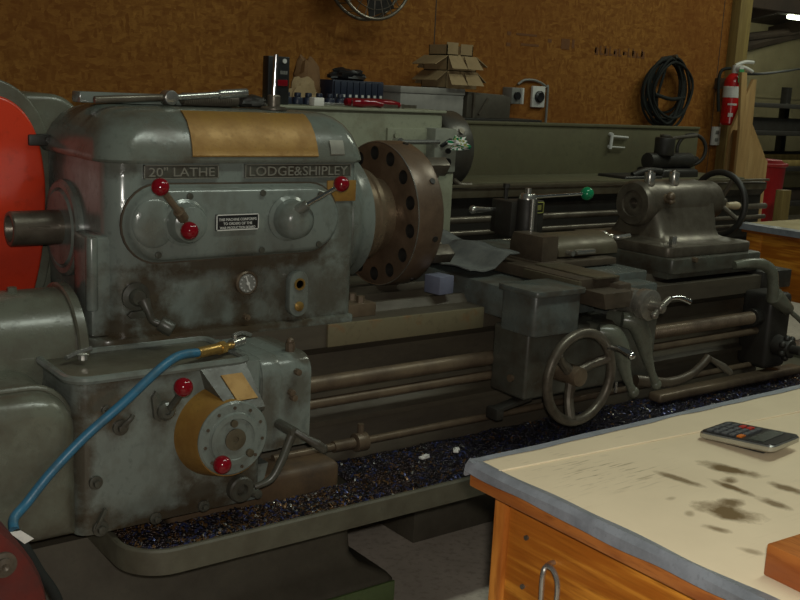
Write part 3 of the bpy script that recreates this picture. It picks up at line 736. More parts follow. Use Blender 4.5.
# cross slide with dial and ball crank
b = MB().box(2.36, 2.545, 2.18, 2.98, .935, .972, .003).prism([(2.40, .89), (2.51, .89), (2.525, .94), (2.385, .94)], 'y', 2.10, 2.98, .002)
b.box(2.50, 2.56, 2.14, 2.42, .885, .955, .006)
XS = ob('cross_slide', b, DKB, LA)
ob('slide_gib', MB().box(2.349, 2.362, 2.17, 2.42, .94, .968, .002).box(2.42, 2.53, 2.165, 2.44, .970, .977, .002), OLS, XS)
b = MB().cyl((2.585, 2.23, .892), (2.585, 2.115, .892), .040, .044, 28, .004).cyl((2.585, 2.116, .892), (2.585, 2.075, .892), .050, .050, 32, .004).cyl((2.585, 2.08, .892), (2.585, 2.03, .892), .018, seg=16)
b.cyl((2.585, 2.24, .892), (2.585, 2.20, .892), .05, seg=24, bev=.004)
ob('slide_dial', b, STB, XS)
b = MB().tube([(2.560, 2.04, .870), (2.585, 2.04, .892), (2.622, 2.035, .921)], [.008, .012, .009], 12, 4).sph((2.560, 2.04, .870), .013, seg=14).sph((2.585, 2.04, .892), .018, seg=16)
ob('ball_crank', b, STB, XS)
ob('crank_grip', MB().tube([(2.620, 2.036, .919), (2.645, 2.02, .924), (2.680, 2.0, .910)], [.006, .008, .009], 12), CHR, XS)
# compound slide and its screw handle
b = MB().prism([(2.445, .960), (2.605, .960), (2.605, 1.030), (2.59, 1.062), (2.445, 1.062)], 'x', 2.455, 2.53, .004)
b.box(2.44, 2.80, 2.42, 2.66, .955, .978, .003).box(2.58, 2.72, 2.50, 2.66, .984, 1.03, .004)
CP = ob('compound_rest', b, DKB, LA)
b = MB().prism([(2.47, .985)]+[(2.57-.10*math.cos(a), 1.0+.052*math.sin(a)) for a in [PI*k/10 for k in range(11)]]+[(2.67, .985)], 'x', 2.56, 2.86, .004)
ob('compound_slide', b, OLS, CP)
ob('clamp_bolt', MB().cyl((2.60, 2.468, 1.0), (2.60, 2.44, 1.0), .010, seg=8).box(2.63, 2.72, 2.447, 2.47, .992, 1.008, .003), BRT, CP)
b = MB().cyl((2.85, 2.57, 1.018), (2.89, 2.57, 1.02), .032, seg=24, bev=.003).cyl((2.90, 2.57, 1.022), (2.93, 2.57, 1.023), .014, seg=14).tube([(2.915, 2.57, 1.022), (2.925, 2.53, 1.028), (2.97, 2.515, 1.034)], .009, 10, 3)
ob('compound_handle', b, BRT, CP)
# quick-change tool post
b = MB().cyl((2.56, 2.64, 1.03), (2.56, 2.64, 1.165), .040, .036, 28, .003).box(2.50, 2.66, 2.655, 2.74, 1.03, 1.155, .005)
TP = ob('tool_post', b, DRK, LA)
b = MB().cyl((2.56, 2.64, 1.164), (2.56, 2.64, 1.185), .034, .026, 28, .003).cyl((2.56, 2.64, 1.185), (2.56, 2.64, 1.203), .011, seg=12).cyl((2.545, 2.598, 1.06), (2.545, 2.598, 1.17), .009, seg=12)
ob('post_cap', b, BRT, TP)
ob('lock_lever', MB().cyl((2.57, 2.635, 1.172), (2.795, 2.605, 1.182), .0075, .006, 12), CHR, TP)
ob('ball_knob', MB().sph((2.818, 2.602, 1.183), .0245), GRB, TP, 'bright green ball on the lever')
b = MB().box(2.622, 2.642, 2.652, 2.656, 1.122, 1.140)
for (a, c, d, e) in ((2.603, 2.655, 1.148, 1.151), (2.603, 2.655, 1.111, 1.114), (2.603, 2.606, 1.111, 1.151), (2.652, 2.655, 1.111, 1.151)): b.box(a, c, 2.652, 2.656, d, e)
ob('printed_mark', b, YEL, TP)
b = MB().cyl((2.58, 2.775, 1.14), (2.58, 2.775, 1.19), .008, seg=10).cyl((2.58, 2.775, 1.19), (2.58, 2.775, 1.205), .013, seg=6).box(2.535, 2.595, 2.742, 2.80, 1.03, 1.15, .005)
ob('tool_holder', b, DRK, TP)
b = MB().tube([(2.40, 2.74, 1.120), (2.46, 2.755, 1.116), (2.54, 2.77, 1.112)], [.013, .010, .007], 10, 3).sph((2.395, 2.739, 1.120), .015, seg=12)
ob('boring_bar', b, BRT, TP)

# tailstock
b = MB().prism(rrect(3.14, 3.71, 2.44, 3.0, (.02, .03, .02, .02), 5), 'z', .888, .945, .005)
b.box(3.14, 3.72, 2.46, 2.98, .868, .89)
TS = ob('tailstock_base', b, MPD, LA)
b = MB().prism(rrect(3.15, 3.68, 2.47, 2.98, (.03, .04, .03, .03), 5), 'z', .945, .985, .006)
nk = []
for z, hw, xa, xb in ((.985, .165, 3.24, 3.66), (.996, .145, 3.26, 3.64), (1.02, .128, 3.265, 3.64), (1.06, .112, 3.27, 3.65), (1.10, .094, 3.27, 3.66), (1.12, .09, 3.27, 3.66)):
    nk.append([(x, y, z) for x, y in rrect(xa, xb, 2.74-hw, 2.74+hw, .04, 5)])
b.loft(nk)
b.rev((3.235, 2.74, 1.12), (1, 0, 0), [(.0, .05), (.022, .05), (.022, .002), (.036, .0), (.05, .003), (.052, -.004), (.082, -.004), (.091, .006), (.093, .02), (.093, .36), (.085, .40), (.085, .47), (.08, .485), (0, .485)], 48)
TB = ob('tailstock_body', b, STL, LA)
for x, y in ((3.275, 2.70), (3.425, 2.70)):
    ob('clamp_nut', MB().cyl((x, y, 1.195), (x, y, 1.246), .021, seg=20, bev=.003).cyl((x, y, 1.246), (x, y, 1.254), .012, seg=16), BRT, TB, 'bright capped nut')
ob('clamp_bolt', MB().cyl((3.19, 2.490, .983), (3.19, 2.490, 1.025), .016, seg=6, bev=.003), BRT, TB)
ob('set_screw', MB().cyl((3.26, 2.445, .94), (3.26, 2.425, .94), .010, seg=6), BRN, TB)
b = MB().tube([(3.33, 2.67, 1.145), (3.33, 2.635, 1.145), (3.332, 2.622, 1.13)], [.020, .018, .012], 12).sph((3.325, 2.628, 1.158), .018, seg=14)
ob('quill_lock', b, BRN, TB)
WC = Vector((3.79, 2.74, 1.105))
b = MB().ring(WC, (1, 0, 0), .133, .0135, 56, 12)
TW = ob('tailstock_handwheel', b, DRK, LA, 'dark spoked tailstock handwheel')
b = MB().cyl((3.71, 2.74, 1.12), WC+Vector((.03, 0, 0)), .026, seg=20)
for k in range(4):
    a = .5+PI/2*k; d = Vector((0, math.cos(a), math.sin(a))); b.tube([WC+d*.02, WC+d*.130], .010, 10, 1)
ob('hub', b, STL, TW)
b = MB().tube([WC+Vector((.02, -.03, -.005)), WC+Vector((.08, -.03, -.008)), WC+Vector((.10, -.03, -.008))], [.012, .018, .014], 12)
ob('turning_handle', b, plain('pale_handle', (.55, .45, .28), .4), TW, 'pale turning handle')

# chip pan and pedestals
def panring(ins, z): return [(x, y, z) for x, y in rrect(.87+ins, 4.30-ins, 2.08+ins, 3.30-ins, max(.11-ins, .03), 8)]
b = MB().loft([panring(.03, .388), panring(0, .392), panring(0, .448), panring(.004, .453), panring(.012, .453), panring(.016, .448), panring(.022, .402)])
ob('chip_pan', b, GRN, LA)
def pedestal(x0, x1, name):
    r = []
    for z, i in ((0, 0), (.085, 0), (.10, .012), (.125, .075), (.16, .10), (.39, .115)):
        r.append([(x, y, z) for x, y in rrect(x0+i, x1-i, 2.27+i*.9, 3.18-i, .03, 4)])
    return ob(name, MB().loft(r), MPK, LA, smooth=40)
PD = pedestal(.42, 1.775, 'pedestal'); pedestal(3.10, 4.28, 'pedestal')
b = MB().box(.60, 1.765, 2.262, 2.272, .02, .088, .003); ob('foot_edge', b, worn('algae_green_paint', (.09, .13, .045), (.05, .05, .03), .45), PD)

# chips lying in the pan
b = MB()
def clear_of_foot(x, y): return y if not (1.03 < x < 1.59) else 2.112+(y-2.112)*.48
def chz(x, y):
    n = mnoise.noise(Vector((x*9, y*9, 0)))*.007+mnoise.noise(Vector((x*40, y*40, 3)))*.005
    return .425+.012*min(1, max(0, (y-2.12)/.2))+n
def cf(u, v):
    x = .908+u*3.26; y0 = 2.112 if x > .99 else 2.20-math.sqrt(max(0, .085**2-(.99-x)**2)); y = y0+v*(clear_of_foot(x, 2.410)-y0); return Vector((x, y, chz(x, y)))
b.grid(cf, 240, 24, .008)
FL = [plain('bright_flake', (.55, .54, .50), .3, .8), plain('blued_flake', (.05, .06, .16), .3, .5), plain('brown_flake', (.17, .09, .035), .35, .5), plain('black_flake', (.02, .018, .02), .35, .5)]
rnd = random.Random(3)
for i in range(6500):
    x = .91+3.2*rnd.random()**1.15; y = 2.118+.278*rnd.random(); z = chz(x, y)+.003
    left = max(0, min(1, (1.95-x)/.8))
    b.mi = 1 if rnd.random() < (.16 if x < 1.5 else .07) else (3 if rnd.random() < .15+.55*left*(rnd.random()) else (2 if rnd.random() < .45 else 4))
    y = max(clear_of_foot(x, y), 2.125 if x > 1.0 else 2.21-math.sqrt(max(0, .08**2-(1.0-x)**2))); z = chz(x, y)+.003; l = rnd.uniform(.003, .010) if b.mi != 1 else rnd.uniform(.002, .0065); w = rnd.uniform(.0012, .003)
    a = rnd.uniform(0, 2*PI); t = rnd.uniform(-.6, .6)
    d = Vector((math.cos(a), math.sin(a), t)).normalized()*l; e = Vector((-math.sin(a), math.cos(a), rnd.uniform(-.5, .5)))*w; c = Vector((x, y, z))
    vs = [b.bm.verts.new(c+q) for q in (-d-e, -d*.2-e*1.2+Vector((0, 0, l*.3)), d-e*.6, d+e*.6, -d*.2+e*1.2+Vector((0, 0, l*.3)), -d+e)]
    b.bm.faces.new((vs[0], vs[1], vs[4], vs[5])).material_index = b.mi; b.bm.faces.new((vs[1], vs[2], vs[3], vs[4])).material_index = b.mi
ch = ob('metal_chips', b, [CHB]+FL, None, loc=(2.2, 2.2, .42))
tag(ch, 'dark bed of blue, brown and bright metal chips in the pan under the lathe', 'metal chips', kind='stuff')
for i, (x, y, a, lab) in enumerate(((1.872, 2.29, .2, 'left of the two small white paper scraps on the dark chips'), (1.995, 2.29, .9, 'right of the two small white paper scraps on the dark chips'))):
    b = MB().box(x-.017, x+.017, y-.008, y+.008, .444, .450, .001, rot=(0, .05, a)).box(x-.006, x+.016, y-.007, y+.007, .449, .454, .001, rot=(0, .05, a+.1))
    tag(ob('paper_scrap', b, TIN, None, loc=(x, y, .445)), lab, 'paper scrap', 'white scraps on the chips')
b = MB().box(2.96, 3.86, 2.29, 2.352, .4505, .484, .012, 3, rot=(0, 0, -.006))
tag(ob('steel_bar', b, BRN, None, loc=(3.4, 2.34, .44)), 'long brown steel bar lying on the chips below the tailstock end of the lathe', 'metal bar')

# ================================================================== coolant tank on the floor
CT = thing('coolant_tank', (2.5, 2.8, 0), 'dark green steel tank on the concrete floor under the lathe pan', 'tank')
ob('tank_body', MB().box(2.105, 3.0, 2.60, 3.0, .115, .36, .006), GRN, CT)
ob('tank_base', MB().box(2.085, 3.02, 2.585, 3.02, 0, .118, .005), MPK, CT)

# ================================================================== things lying on and round the lathe
# blue air hose with brass end
AH = thing('air_hose', (.95, 2.17, .87), 'blue rubber air hose with brass end draped over the lathe gearbox', 'hose')
b = MB().tube([(.614, 2.10, .575), (.622, 2.125, .590), (.655, 2.142, .612), (.708, 2.146, .668), (.787, 2.148, .738), (.880, 2.150, .805), (.965, 2.165, .862), (1.03, 2.195, .882), (1.10, 2.225, .8755)], .0108, 14, 8)
ob('rubber_tube', b, BLU, AH)
b = MB().cyl((1.092, 2.222, .8755), (1.165, 2.252, .872), .0135, seg=16).cyl((1.165, 2.252, .872), (1.182, 2.259, .871), .017, seg=6).cyl((1.18, 2.258, .871), (1.212, 2.270, .871), .009, seg=12)
ob('brass_ferrule', b, BRB, AH)
b = MB().cyl((1.208, 2.268, .8735), (1.248, 2.286, .8755), .013, seg=14).cyl((1.22, 2.274, .880), (1.22, 2.274, .896), .006, seg=8).tube([(1.215, 2.274, .894), (1.245, 2.28, .898), (1.272, 2.285, .888)], .005, 8, 3)
ob('blow_gun', b, BRT, AH)
b = MB().tube([(.815, 2.345, .866), (.85, 2.36, .872), (.885, 2.37, .876)], .0065, 8, 3).cyl((.853, 2.34, .860), (.853, 2.34, .872), .012, seg=10)
tag(ob('small_latch_key', b, BRT, None, loc=(.85, 2.36, .86)), 'small bright steel key lying on the back left corner of the gearbox top', 'key')
# things on the headstock lid
CW = thing('chuck_wrench', (1.15, 2.62, 1.447), 'long steel chuck wrench with sliding bar lying on the lathe lid', 'wrench')
ob('cross_bar', MB().cyl((.985, 2.60, 1.4585), (1.195, 2.61, 1.4710), .0095, seg=16, bev=.003), STL, CW)
b = MB().cyl((1.192, 2.588, 1.4705), (1.192, 2.632, 1.4705), .0195, seg=24, bev=.004).cyl((1.20, 2.61, 1.4705), (1.42, 2.62, 1.4905), .0085, seg=14).cyl((1.34, 2.616, 1.4832), (1.43, 2.62, 1.4915), .0125, .0125, 16, .003)
ob('wrench_head', b, BRT, CW)
b = MB().box(.985, 1.43, 2.70, 2.76, 1.4475, 1.476, .004)
tag(ob('metal_tray', b, MP, None, loc=(1.2, 2.84, 1.45)), 'flat grey metal bar lying across the lathe lid behind the wrench', 'bar')
b = MB()
for k in range(26): b.ring((1.262+k*.0058, 2.670+k*.0004, 1.4665), (1, 0, 0), .0150, .0034, 18, 6)
b.cyl((1.255, 2.670, 1.4665), (1.41, 2.680, 1.4665), .012, seg=14).cyl((1.405, 2.680, 1.4665), (1.43, 2.683, 1.4665), .017, seg=16)
tag(ob('ribbed_coupling', b, STL, None, loc=(1.33, 2.66, 1.45)), 'ribbed steel sleeve lying on the lathe lid beside the wrench', 'sleeve')
def lump(cx, cy, z0, rx, ry, h, seed, amp=.25, n=22):
    b = MB(); b.sph((0, 0, 0), 1, seg=n)
    for v in b.bm.verts:
        d = 1+amp*mnoise.noise(v.co*1.7+Vector((seed, 0, 0)))+amp*.6*mnoise.noise(v.co*4+Vector((0, seed, 0)))
        v.co = Vector((v.co.x*d*rx+cx, v.co.y*d*ry+cy, z0+h*max(0, (v.co.z*d+.8)/1.8)))
    return b
tag(ob('shop_rag', lump(1.475, 2.68, 1.4495, .05, .035, .034, 3), DRK, None, loc=(1.475, 2.68, 1.447)), 'dark oily rag on the lathe lid beside the chrome post', 'rag')
ST = thing('indicator_stand', (1.50, 2.60, 1.447), 'chrome post on round steel base standing on the lathe lid', 'stand')
ob('base', MB().rev((1.505, 2.60, 1.447), (0, 0, 1), [(.038, 0), (.038, .005), (.032, .009), (.018, .010), (.018, .038), (.015, .042), (0, .042)], 32), STL, ST)
ob('post', MB().cyl((1.505, 2.60, 1.488), (1.509, 2.60, 1.600), .0065, seg=14), CHR, ST)

# cloth and small box on the bed behind the chuck
def cloth_pt(u, v):
    x = 2.19+u*.215; y = 2.50+v*.58
    z = .956+.050*max(0, min(1, (x-2.30)/.06))+.012*mnoise.noise(Vector((x*13, y*9, 2)))+.05*max(0, v-.6)
    return Vector((x+.05*v, y, z))
CL = MB().grid(cloth_pt, 30, 36, .004)
tag(ob('shop_cloth', CL, CLO, None, loc=(2.4, 2.8, .93)), 'crumpled grey cloth on the lathe carriage just right of the chuck', 'cloth')
b = MB().box(2.06, 2.125, 2.50, 2.57, .8865, .945, .003, rot=(0, 0, .12))
tag(ob('small_carton', b, plain('pale_blue_card', (.14, .15, .21), .6), None, loc=(2.11, 2.55, .886)), 'small pale blue carton on the bed between the chuck and the carriage', 'carton')

# ================================================================== red reel at the lower left
RR = thing('hose_reel', (.36, 1.95, 0), 'dirty red round reel housing at lower left below the blue hose', 'reel')
b = MB().rev((.310, 1.80, .508), (0, 1, 0), [(.0, 0), (.255, 0), (.277, .010), (.284, .03), (.284, .16), (.27, .175), (0, .175)], 56)
ob('drum', b, DRED, RR)
ob('bolt', MB().rev((.505, 1.80, .650), (0, -1, 0), [(.024, 0), (.024, .006), (.016, .008), (.016, .014), (.007, .016), (0, .012)], 20), STL, RR)
b = MB().box(.08, .52, 1.83, 1.95, 0, .03, .004).box(.14, .20, 1.85, 1.93, .03, .30, .004).box(.40, .46, 1.85, 1.93, .03, .30, .004)
ob('stand', b, DRK, RR)
b = MB().tube([(.613, 2.085, .575), (.620, 2.06, .558), (.648, 2.05, .495), (.685, 2.045, .418), (.70, 2.04, .30), (.68, 2.04, .12), (.62, 2.05, .012), (.40, 2.15, .012)], .0108, 12, 8)
tag(ob('rubber_hose', b, RUB, None, loc=(.6, 2.03, .3)), 'black rubber hose running down past the red reel to the floor', 'hose')
b = MB().loft([[(.591, 2.052, .592), (.614, 2.05, .592), (.640, 2.052, .568), (.620, 2.05, .562)], [(.591, 2.056, .592), (.614, 2.054, .592), (.640, 2.056, .568), (.620, 2.054, .562)]])
tag(ob('paper_tag', b, TIN, None, loc=(.61, 2.05, .58)), 'torn white paper tag where the blue hose joins the black one', 'tag')
# ================================================================== front workbench
WB = thing('workbench', (1.8, .75, 0), 'orange varnished pine workbench at the lower right under the cardboard sheet', 'workbench')
ob('bench_top', MB().box(1.150, 2.75, .10, 1.280, .853, .888, .004), ORG, WB)
ob('end_apron', MB().box(1.192, 1.215, .15, 1.2175, .42, .853, .003), ORW, WB)
ob('back_apron', MB().box(1.262, 2.65, 1.226, 1.25, .56, .853, .003), ORW, WB)
for (x, y) in ((1.184, 1.2185), (2.59, 1.194), (1.217, .16), (2.59, .16)):
    ob('leg', MB().box(x, x+.058, y, y+.030, 0, .853, .004), ORW2, WB)
for (y, z) in ((1.17, .79), (1.17, .70), (1.14, .60)): ob('screw_head', MB().cyl((1.193, y, z), (1.188, y, z), .0045, seg=10), STL, WB)
b = MB().tube([(1.193, 1.104, .772), (1.175, 1.102, .772), (1.164, 1.100, .760), (1.164, 1.099, .70), (1.166, 1.099, .60), (1.166, 1.085, .585), (1.166, 1.068, .60), (1.164, 1.066, .70), (1.164, 1.066, .755), (1.164, 1.078, .776), (1.164, 1.092, .778), (1.176, 1.098, .775)], .0045, 10, 5)
ob('wire_pull', b, BRT, WB, 'bent wire pull')
# cardboard sheet and its tape
stains = [(1.525, 1.020, .052, .022, -1.2, 1), (1.456, .966, .045, .013, -1.57, 1), (1.478, .985, .020, .016, 0, .9), (1.408, 1.033, .044, .012, -1.4, .85), (1.358, .900, .050, .034, -1.0, 1), (1.395, .922, .024, .018, 0, .95),
          (1.538, .915, .036, .015, -1.45, .9), (1.458, .885, .034, .014, -1.57, .85), (1.288, .869, .022, .012, -1.2, .8), (1.265, .792, .018, .010, -1.2, .55), (1.30, .93, .014, .008, .5, .5), (1.325, .985, .012, .007, 0, .4)]
CBT = cardboard('stained_cardboard', [(x-1.8, y-.75, a, b_, c, d) for x, y, a, b_, c, d in stains])
CS = ob('cardboard_sheet', MB().box(1.153, 2.745, .104, 1.276, .889, .900, .003), CBT, None, loc=(1.8, .75, .888))
tag(CS, 'oil-stained tan cardboard sheet covering the front workbench', 'cardboard')
CR = MB().tube([(1.150, 1.215, .9005), (1.5, 1.19, .9008), (2.0, 1.155, .9008), (2.7, 1.12, .9008)], .0022, 6, 4); ob('fold_crease', CR, CBT, CS)
def tape_profile(t, along):   # wrinkled grey tape folded over the sheet's edge
    w = .006*mnoise.noise(Vector((along*9, t*3, 0)))
    return w
b = MB(); rings = []
for i in range(61):
    y = 1.282-i/60*1.17; w = [.004*mnoise.noise(Vector((y*8, k*2.2, 1))) for k in range(6)]
    rings.append([(1.163+w[0]*2, y, .9015), (1.150+w[1], y, .9035), (1.1405+w[2], y, .895), (1.140+w[3], y, .881+w[4]*2), (1.1435, y, .879+w[4]*2), (1.1445, y, .889), (1.152, y, .9008)])
b.loft(rings); rings = []
for i in range(61):
    x = 1.142+i/60*1.6; w = [.004*mnoise.noise(Vector((x*8, k*2.2, 5))) for k in range(6)]
    rings.append([(x, 1.262+w[0]*2, .9015), (x, 1.276+w[1], .9035), (x, 1.2845+w[2], .893), (x, 1.285+w[3], .874+w[4]), (x, 1.2825, .872+w[4]), (x, 1.282, .889), (x, 1.274, .9008)])
b.loft(rings)
ob('tape_edging', b, TAP, CS, 'grey duct tape edging')
# calculator
CA = thing('calculator', (1.67, 1.09, .9005), 'black and silver pocket calculator lying on the stained cardboard', 'calculator')
a_ = Vector((.014, -.134, 0)).normalized(); c_ = Vector((.134, .014, 0)).normalized()
O_ = Vector((1.610, 1.153, .9015))
def cal(u, v, h): return O_+a_*u+c_*v+Vector((0, 0, h+u*.09))
def cbox(b, u0, u1, v0, v1, h0, h1):
    vs = [cal(u, v, h) for h in (h0, h1) for (u, v) in ((u0, v0), (u1, v0), (u1, v1), (u0, v1))]
    n0 = len(b.bm.faces); q = [b.bm.verts.new(p) for p in vs]
    for f in ((3, 2, 1, 0), (4, 5, 6, 7), (0, 1, 5, 4), (1, 2, 6, 5), (2, 3, 7, 6), (3, 0, 4, 7)): b.bm.faces.new([q[k] for k in f])
    b._new(n0)
LN, WD = .152, .108
b = MB(); b.loft([[cal(x, y, h) for x, y in rrect(i, LN-i, i, WD-i, .012, 5)] for h, i in ((-.0005, .006), (.004, .0), (.012, 0), (.0145, .002))])
ob('case', b, BRT, CA, 'silver edge band')
b = MB(); b.loft([[cal(x, y, h) for x, y in rrect(.003+i, LN-.003-i, .003+i, WD-.003-i, .010, 5)] for h, i in ((.014, 0), (.016, .0005))])
ob('front_panel', b, BLK, CA)
b = MB(); cbox(b, .096, .126, .012, WD-.012, .016, .0168); ob('display', b, LCD, CA)
KG, KR, KO = plain('calculator_key', (.085, .09, .095), .5), plain('red_key', (.45, .03, .02), .45), plain('orange_key', (.6, .16, .015), .45)
for i in range(5):
    for j in range(4):
        b = MB(); u = .012+i*.0155; v = .010+j*.021; cbox(b, u, u+.010, v, v+.015, .016, .0188)
        ob('key', b, KR if (i in (2, 3) and j == 3) else (KO if (i == 4 and j == 0) else KG), CA)
b = MB(); cbox(b, .05, .125, .02, .08, -.008, .0)
for v in b.bm.verts: v.co.z = max(v.co.z, .9005)
ob('battery_cover', b, BLK, CA)
# wood block
b = MB().box(1.205, 1.40, .55, .732, .9015, .948, .003, rot=(0, 0, -.06))
tag(ob('wood_block', b, ORG, None, loc=(1.3, .64, .9)), 'reddish wooden block on the cardboard at the lower right corner', 'wood block')

# ================================================================== second workbench beyond the tailstock
W2 = thing('workbench', (5.3, 2.8, 0), 'orange wooden workbench beyond the tailstock end of the lathe', 'workbench')
ob('bench_top', MB().box(4.60, 6.0, 2.25, 3.17, .888, .922, .004), ORG, W2)
ob('end_apron', MB().box(4.625, 4.65, 2.29, 3.13, .58, .888, .003), ORW, W2)
ob('lower_shelf', MB().box(4.64, 5.96, 2.30, 3.12, .24, .27, .003), ORW, W2)
for (x, y) in ((4.62, 3.06), (5.88, 3.06), (4.62, 2.27), (5.88, 2.27)): ob('leg', MB().box(x, x+.09, y, y+.09, 0, .888, .004), ORW, W2)
tag(ob('cardboard_sheet', MB().box(4.605, 5.995, 2.255, 3.165, .923, .934, .003), CBY, None, loc=(5.3, 2.7, .922)), 'clean tan cardboard covering the far workbench beyond the tailstock', 'cardboard')
o = bpy.data.objects[C.objects[-1].name]
b = MB().loft([[(4.590, y, .932), (4.635, y, .9365), (4.635, y, .935), (4.598, y, .931), (4.597, y, .902), (4.590, y, .902)] for y in [3.175-.0935*k+.002*(k % 2) for k in range(11)]])
ob('tape_edging', b, TAP, o, 'grey tape edging')

# ================================================================== second lathe behind
BL = thing('engine_lathe', (3.6, 3.8, 0), 'second drab green lathe standing behind the big grey one, against the wall', 'lathe')
ob('headstock', MB().box(1.75, 2.86, 3.50, 4.02, .98, 1.425, .015, 3), BGP, BL)
ob('lid', MB().box(1.74, 2.87, 3.49, 4.03, 1.425, 1.437, .004), BGP, BL)
b = MB().box(2.56, 2.82, 3.488, 3.502, 1.19, 1.36, .003)
for (x, z) in ((2.60, 1.33), (2.79, 1.34), (2.61, 1.22)): b.cyl((x, 3.49, z), (x, 3.475, z), .012, seg=12)
ob('gear_cover', b, BGP, BL)
SW = ob('switch_panel', MB().box(2.765, 2.885, 3.43, 3.52, 1.18, 1.365, .006), plain('pale_switch_box', (.26, .27, .22), .5), BL)
b = MB().cyl((2.83, 3.432, 1.225), (2.83, 3.415, 1.225), .017, seg=16).cyl((2.835, 3.432, 1.272), (2.835, 3.42, 1.272), .012, seg=14)
b.box(2.79, 2.85, 3.415, 3.432, 1.30, 1.312, .002, rot=(0, -.5, 0))
ob('switch_button', b, BLK, SW)
ob('apron_panel', MB().box(2.78, 2.885, 3.44, 3.52, .86, 1.18, .006), BGP, BL)
b = MB().tube([(2.60, 3.46, 1.305), (2.78, 3.42, 1.31)], .010, 10, 1).cyl((2.60, 3.50, 1.305), (2.60, 3.45, 1.305), .018, seg=14)
ob('shift_lever', b, BRT, BL)
b = MB().rev((2.855, 3.69, 1.26), (1, 0, 0), [(.09, 0), (.09, .07), (.160, .072), (.170, .08), (.173, .09), (.173, .20), (.165, .212), (.06, .214), (0, .214)], 56)
ck = ob('chuck', b, worn('dull_dark_steel', (.075, .07, .058), (.035, .03, .024), .35, .3), BL)
for k in range(3):
    a = 2*PI*k/3+2.6; c = Vector((3.0, 3.69+.172*math.cos(a), 1.26+.172*math.sin(a))); d = Vector((0, math.cos(a), math.sin(a))); ob('key_socket', MB().cyl(c-d*.01, c+d*.006, .014, seg=12), STL, ck)
ob('chuck_key', MB().tube([(3.0, 3.575, 1.135), (3.01, 3.54, 1.115), (3.06, 3.52, 1.115)], .012, 10, 3), STL, ck)
# bed, rods, pan, pedestals
pr = [(3.52, 1.06), (3.52, 1.095), (3.60, 1.10), (3.60, 1.05), (3.80, 1.05), (3.80, 1.10), (3.92, 1.10), (3.92, 1.05), (3.90, 1.02), (3.90, .78), (3.55, .78), (3.55, 1.02)]
ob('bed', MB().prism(pr, 'x', 2.86, 5.30), DRK, BL)
ob('front_way', MB().box(2.87, 5.28, 3.505, 3.525, 1.058, 1.098, .002).box(2.87, 5.28, 3.49, 3.51, 1.105, 1.118, .002), OLS, BL)
ob('lead_screw', MB().tube([(2.86, 3.48, .965), (5.25, 3.48, .965)], .016, 12, 1), STL, BL)
ob('feed_rod', MB().tube([(2.86, 3.48, .905), (5.25, 3.48, .905)], .013, 12, 1).tube([(2.86, 3.48, .86), (5.25, 3.48, .86)], .010, 12, 1), STL, BL)
ob('chip_pan', MB().box(1.7, 5.4, 3.36, 4.04, .44, .50, .01), DRK, BL)
for (x0, x1) in ((1.8, 2.85), (4.6, 5.3)): ob('pedestal', MB().box(x0, x1, 3.50, 3.95, 0, .44, .01), DRK, BL)
ob('front_casing', MB().box(1.78, 2.80, 3.51, 3.95, .50, .98, .01), DRK, BL)
ob('bed_leg', MB().box(4.65, 5.25, 3.56, 3.89, .50, .78, .01), DRK, BL)
# splash panel with its hooks
SG = ob('splash_panel', MB().box(3.02, 5.17, 3.93, 3.955, 1.06, 1.372, .003).box(3.02, 5.17, 3.922, 3.962, 1.366, 1.382, .003).box(3.02, 5.2, 3.60, 3.95, 1.10, 1.115, .002), SGP, BL)
b = MB()
b.tube([(4.395, 3.915, 1.320), (4.53, 3.915, 1.314)], .006, 8, 1).tube([(4.395, 3.915, 1.262), (4.51, 3.915, 1.258)], .004, 8, 1)
b.tube([(4.40, 3.915, 1.335), (4.393, 3.915, 1.25)], .009, 8, 1).cyl((4.395, 3.915, 1.33), (4.395, 3.935, 1.33), .010, seg=8).cyl((4.395, 3.915, 1.262), (4.395, 3.935, 1.262), .010, seg=8)
ob('hook_bracket', b, WHT, SG)
# far tailstock and cross slide, dark with a looped oil line
b = MB().box(4.55, 4.86, 3.66, 3.86, 1.10, 1.16, .02, 3).cyl((4.50, 3.74, 1.20), (4.86, 3.74, 1.20), .045, seg=28, bev=.006).cyl((4.61, 3.72, 1.23), (4.61, 3.72, 1.33), .055, seg=22, bev=.01).cyl((4.86, 3.74, 1.20), (4.92, 3.74, 1.20), .025, seg=18)
b.box(4.20, 4.50, 3.62, 3.82, 1.10, 1.13, .01, 3).tube([(4.30, 3.66, 1.13), (4.38, 3.64, 1.155), (4.50, 3.64, 1.15)], .020, 12, 4)
tk = ob('tailstock_body', b, DRK, BL)
ob('tailstock_cap', MB().cyl((4.61, 3.72, 1.33), (4.61, 3.72, 1.345), .030, seg=20, bev=.005).tube([(4.64, 3.70, 1.325), (4.72, 3.68, 1.335), (4.80, 3.66, 1.345)], .010, 10, 3), MPK, tk)
ob('handwheel', MB().ring((4.87, 3.74, 1.262), (.55, 1, 0), .085, .010, 40, 10), DRK, tk)

